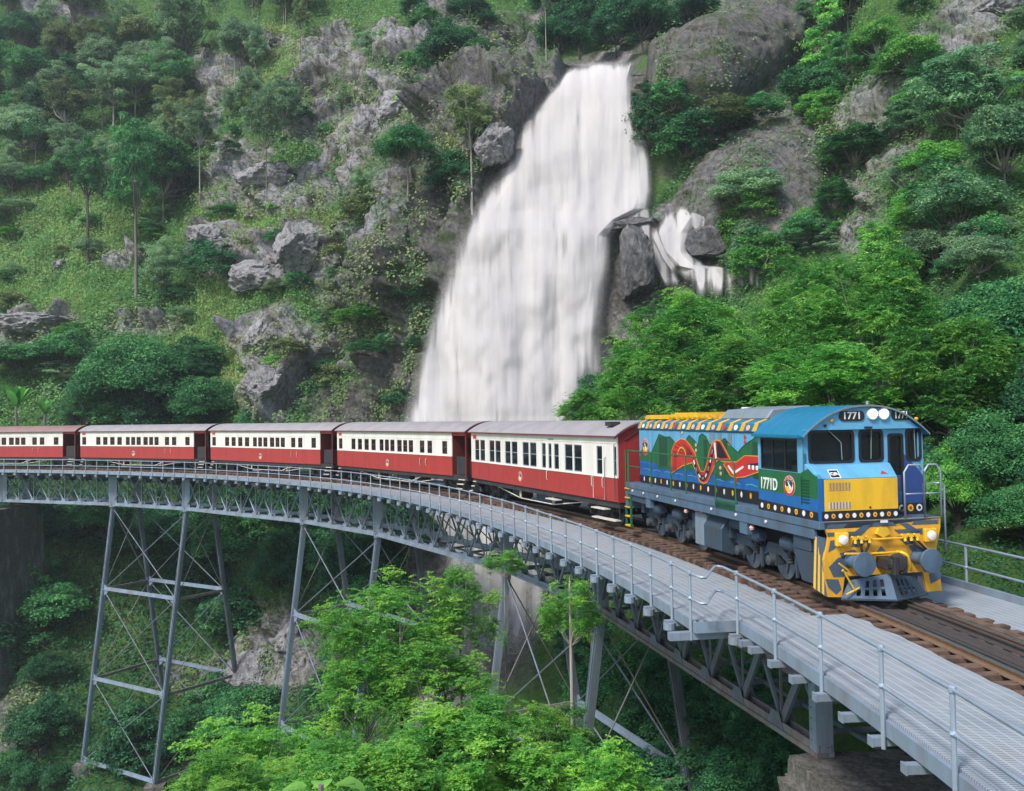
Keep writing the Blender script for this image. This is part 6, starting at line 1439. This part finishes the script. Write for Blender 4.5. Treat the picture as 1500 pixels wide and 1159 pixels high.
fill(24, (0, 10, 460, 310), ['gum', 'gum', 'dense'], ['leaf_gum', 'leaf_olive', 'leaf_gum', 'leaf_dense'], 'bark', (75, 125), (.7, 1.0), 'pale leafy gum in the open wood of the upper left slope', 'pale gums of the upper left wood', cf=.72, seed=23, rk=.5, name='pale_gum')
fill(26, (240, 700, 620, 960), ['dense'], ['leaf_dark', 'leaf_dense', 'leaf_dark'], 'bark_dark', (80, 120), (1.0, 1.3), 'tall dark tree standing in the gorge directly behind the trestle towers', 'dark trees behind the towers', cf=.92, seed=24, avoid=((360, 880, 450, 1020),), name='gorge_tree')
fill(45, (1560, 60, 2300, 900), ['dense', 'cone', 'dense'], ['leaf_dense', 'leaf_bright', 'leaf_blue'], 'bark', (90, 170), (1.0, 1.4), 'leafy tree of the slope beyond the right edge of the view', 'trees beyond the right edge', cf=.92, seed=25, name='outlying_tree', rk=2)
fill(40, (-640, 60, -20, 1000), ['dense', 'gum'], ['leaf_dense', 'leaf_gum', 'leaf_dark'], 'bark', (80, 150), (.9, 1.3), 'leafy tree of the slope beyond the left edge of the view', 'trees beyond the left edge', cf=.9, seed=26, name='outlying_tree', rk=2)
# banana plant at the left edge behind the carriages, and the big leaved sprig at the bottom edge
def big_leaf(mb, p0, dirv, L, Wd, droop, n=9, fold=.25):
    p0 = Vector(p0); d_ = Vector(dirv).normalized(); sd = d_.cross(Vector((0, 0, 1))); sd.normalize(); b = len(mb.v)
    for i in range(n+1):
        t_ = i/n; c = p0+d_*L*t_+Vector((0, 0, -droop*L*t_*t_)); w_ = Wd*math.sin(pi*min(1, .06+t_*.94))**.7/2
        for s in (-1, -.5, 0, .5, 1): mb.v.append(tuple(c+sd*w_*s+Vector((0, 0, abs(s)*w_*fold))))
    for i in range(n):
        for k in range(4): o = b+i*5+k; mb.f.append((o, o+1, o+6, o+5))
def tint_mesh(o, val, rng_):
    me = o.data; a = me.attributes.new('tint', 'FLOAT', 'POINT'); a.data.foreach_set('value', (val+rng_.normal(size=len(me.vertices))*.06).astype(np.float32))
for (px_, py_, hm, lb) in ((24, 640, 5.4, 'banana plant with broad arching leaves at the left edge behind the train'), (66, 640, 4.0, 'smaller banana plant right of the first one')):
    g = Vector(at(px_, py_, 90)); root = empty('banana_plant', g); tag(root, lb, 'plant'); mb = MB(); mb.tube([(0, 0, -.3), (.05, 0, hm*.5), (0, 0, hm*.75)], [.16, .13, .07], 8); mb.build('stem', M['bark'], root)
    for k in range(9):
        a = k*2.4; mb = MB(); el = random.uniform(.9, 2.6); big_leaf(mb, (0, 0, hm*.55), (cos(a), sin(a), el), hm*.62, hm*.15, .22+.15*random.random()); o = mb.build('leaf', M['leaf_bright'], root, smooth=True); tint_mesh(o, .45, RNG)
q = at(470, 1120, 9.0); root = empty('broad_leaved_plant', (q[0], q[1], q[2]-2.2)); tag(root, 'broad yellow green leaves poking in at the bottom edge of the picture', 'plant')
mb = MB(); mb.tube([(0, 0, -3), (.05, 0, 1.0), (0, 0, 2.0)], .03, 6); mb.tube([(0, 0, 1.4), (.2, .35, 1.95)], .02, 5); mb.build('stem', M['bark'], root)
for (a, zz, l_, el) in ((1.3, 2.0, .34, .4), (4.6, 1.98, .30, .2), (3.2, 1.9, .26, .5), (1.7, 1.75, .36, .3), (5.4, 1.8, .30, .4), (2.2, 1.6, .30, .2), (1.5, 1.95, .30, .9)):
    mb = MB(); big_leaf(mb, (.15*cos(a), .15*sin(a), zz), (cos(a), sin(a), el), l_, .22, .5, 9, .15); o = mb.build('leaf', M['leaf_bright'], root, smooth=True); tint_mesh(o, .72, RNG)

# ground cover, grown over all of the slope that is not bare rock
rg = np.random.default_rng(99)
vis = np.where((pxf > -600) & (pxf < 2300) & (pyf > -110) & (pyf < 2000) & (FALL < .02))[0]
wcell = np.clip(np.gradient(PX, axis=1)/2.02, 1, 5)*np.clip(-np.gradient(PY, axis=0)/1.9, 1, 6); wcell = wcell.ravel()
dens = (1-ROCK[vis]*.93)*wcell[vis]
def cover(name, n, leafn, size, mat_, sel, vertical, tintf, spread, label=None):
    w_ = dens*sel(vis); w_ = w_/w_.sum(); idx = rg.choice(vis, n, p=w_)
    Pc = Pd[idx]; dd = (Pc-CAM)@FW; aa_ = np.arctan2(Pc[:, 0], Pc[:, 1]+R0)*R0; oo_ = np.hypot(Pc[:, 0], Pc[:, 1]+R0)-R0
    ok = (np.abs(oo_) > 4.2) | (Pc[:, 2] < -6.5) | (aa_ > 30); idx = idx[ok]; Pc = Pc[ok]; dd = dd[ok]; s = np.clip(dd/FPX, .012, .09)*size
    nn = NRM.reshape(-1, 3)[idx]; m_ = len(idx)
    cen = np.repeat(Pc, leafn, 0); sr = np.repeat(s, leafn); v = sph(rg, m_*leafn); up_ = np.array([0, 0, 1.])
    nr = np.repeat(nn*.6+up_*.6, leafn, 0)
    off = v*sr[:, None]*spread; off += nr*np.abs(rg.normal(size=m_*leafn))[:, None]*sr[:, None]*spread*.5
    cen = cen+off
    nrm = v*(1.2 if vertical else .7)+(0 if vertical else 1)*nr
    if vertical: nrm[:, 2] *= .15
    tn = np.repeat(tintf(idx), leafn)+rg.normal(size=m_*leafn)*.13
    ls = sr*rg.uniform(.6, 1.4, m_*leafn)
    me = leaf_mesh(name, cen, nrm, ls, ls*(.35 if vertical else .6), tn, rg, M[mat_]); o = link(name, me, None); tag(o, label, 'ground cover', kind='stuff'); return o
pn = fbm(Pf, .13, 4, 61); pn2 = fbm(Pf, .5, 3, 62)
cover('grass', 125000, 4, 3.9, 'grass', lambda v: (.15+1.4*DRY[v]+.5*np.clip(-pn[v], 0, 1))*np.where(pyf[v] > 690, .3, 1), True, lambda i: .25+.55*DRY[i]+.25*pn2[i], 1.3, 'green and yellow grass growing over the open parts of the slope')
cover('ground_cover', 75000, 5, 4.3, 'leaf_cover', lambda v: (pyf[v] < 690)*(.12+np.clip(pn[v]+.45, 0, 1))*(1-.85*DRY[v])*(.35+(pyf[v] > 90)*.65), False, lambda i: .45+.35*pn2[i], 1.9, 'low leafy ground cover between rocks and trees')
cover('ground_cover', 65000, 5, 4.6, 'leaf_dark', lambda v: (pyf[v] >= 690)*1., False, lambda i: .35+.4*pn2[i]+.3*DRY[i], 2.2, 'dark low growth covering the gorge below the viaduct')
w0 = dens.copy(); dens = (ROCK[vis] > .4)*np.clip(pn2[vis]+.1, 0, 1)*(1-.9*SMO[vis])
cover('rock_ferns', 9000, 5, 4.6, 'leaf_olive', lambda v: 1.+0*v, False, lambda i: .5+.3*pn[i], 2.0, 'small ferns and moss tufts in the cracks of the rock')

# ------------------------------------------------------------------ damp air of the gorge
mb = MB(); mb.box(-330, 330, -330, 330, -39.5, 135); m = bpy.data.materials.new('damp_air'); m.use_nodes = True; t = m.node_tree; t.nodes.clear()
ou = t.nodes.new('ShaderNodeOutputMaterial'); pv = t.nodes.new('ShaderNodeVolumePrincipled'); pv.inputs['Color'].default_value = (.86, .92, 1, 1); pv.inputs['Density'].default_value = .0004; pv.inputs['Anisotropy'].default_value = .2
t.links.new(pv.outputs[0], ou.inputs['Volume']); hz = mb.build('haze', m); tag(hz, kind='stuff', label='thin damp haze filling the gorge')
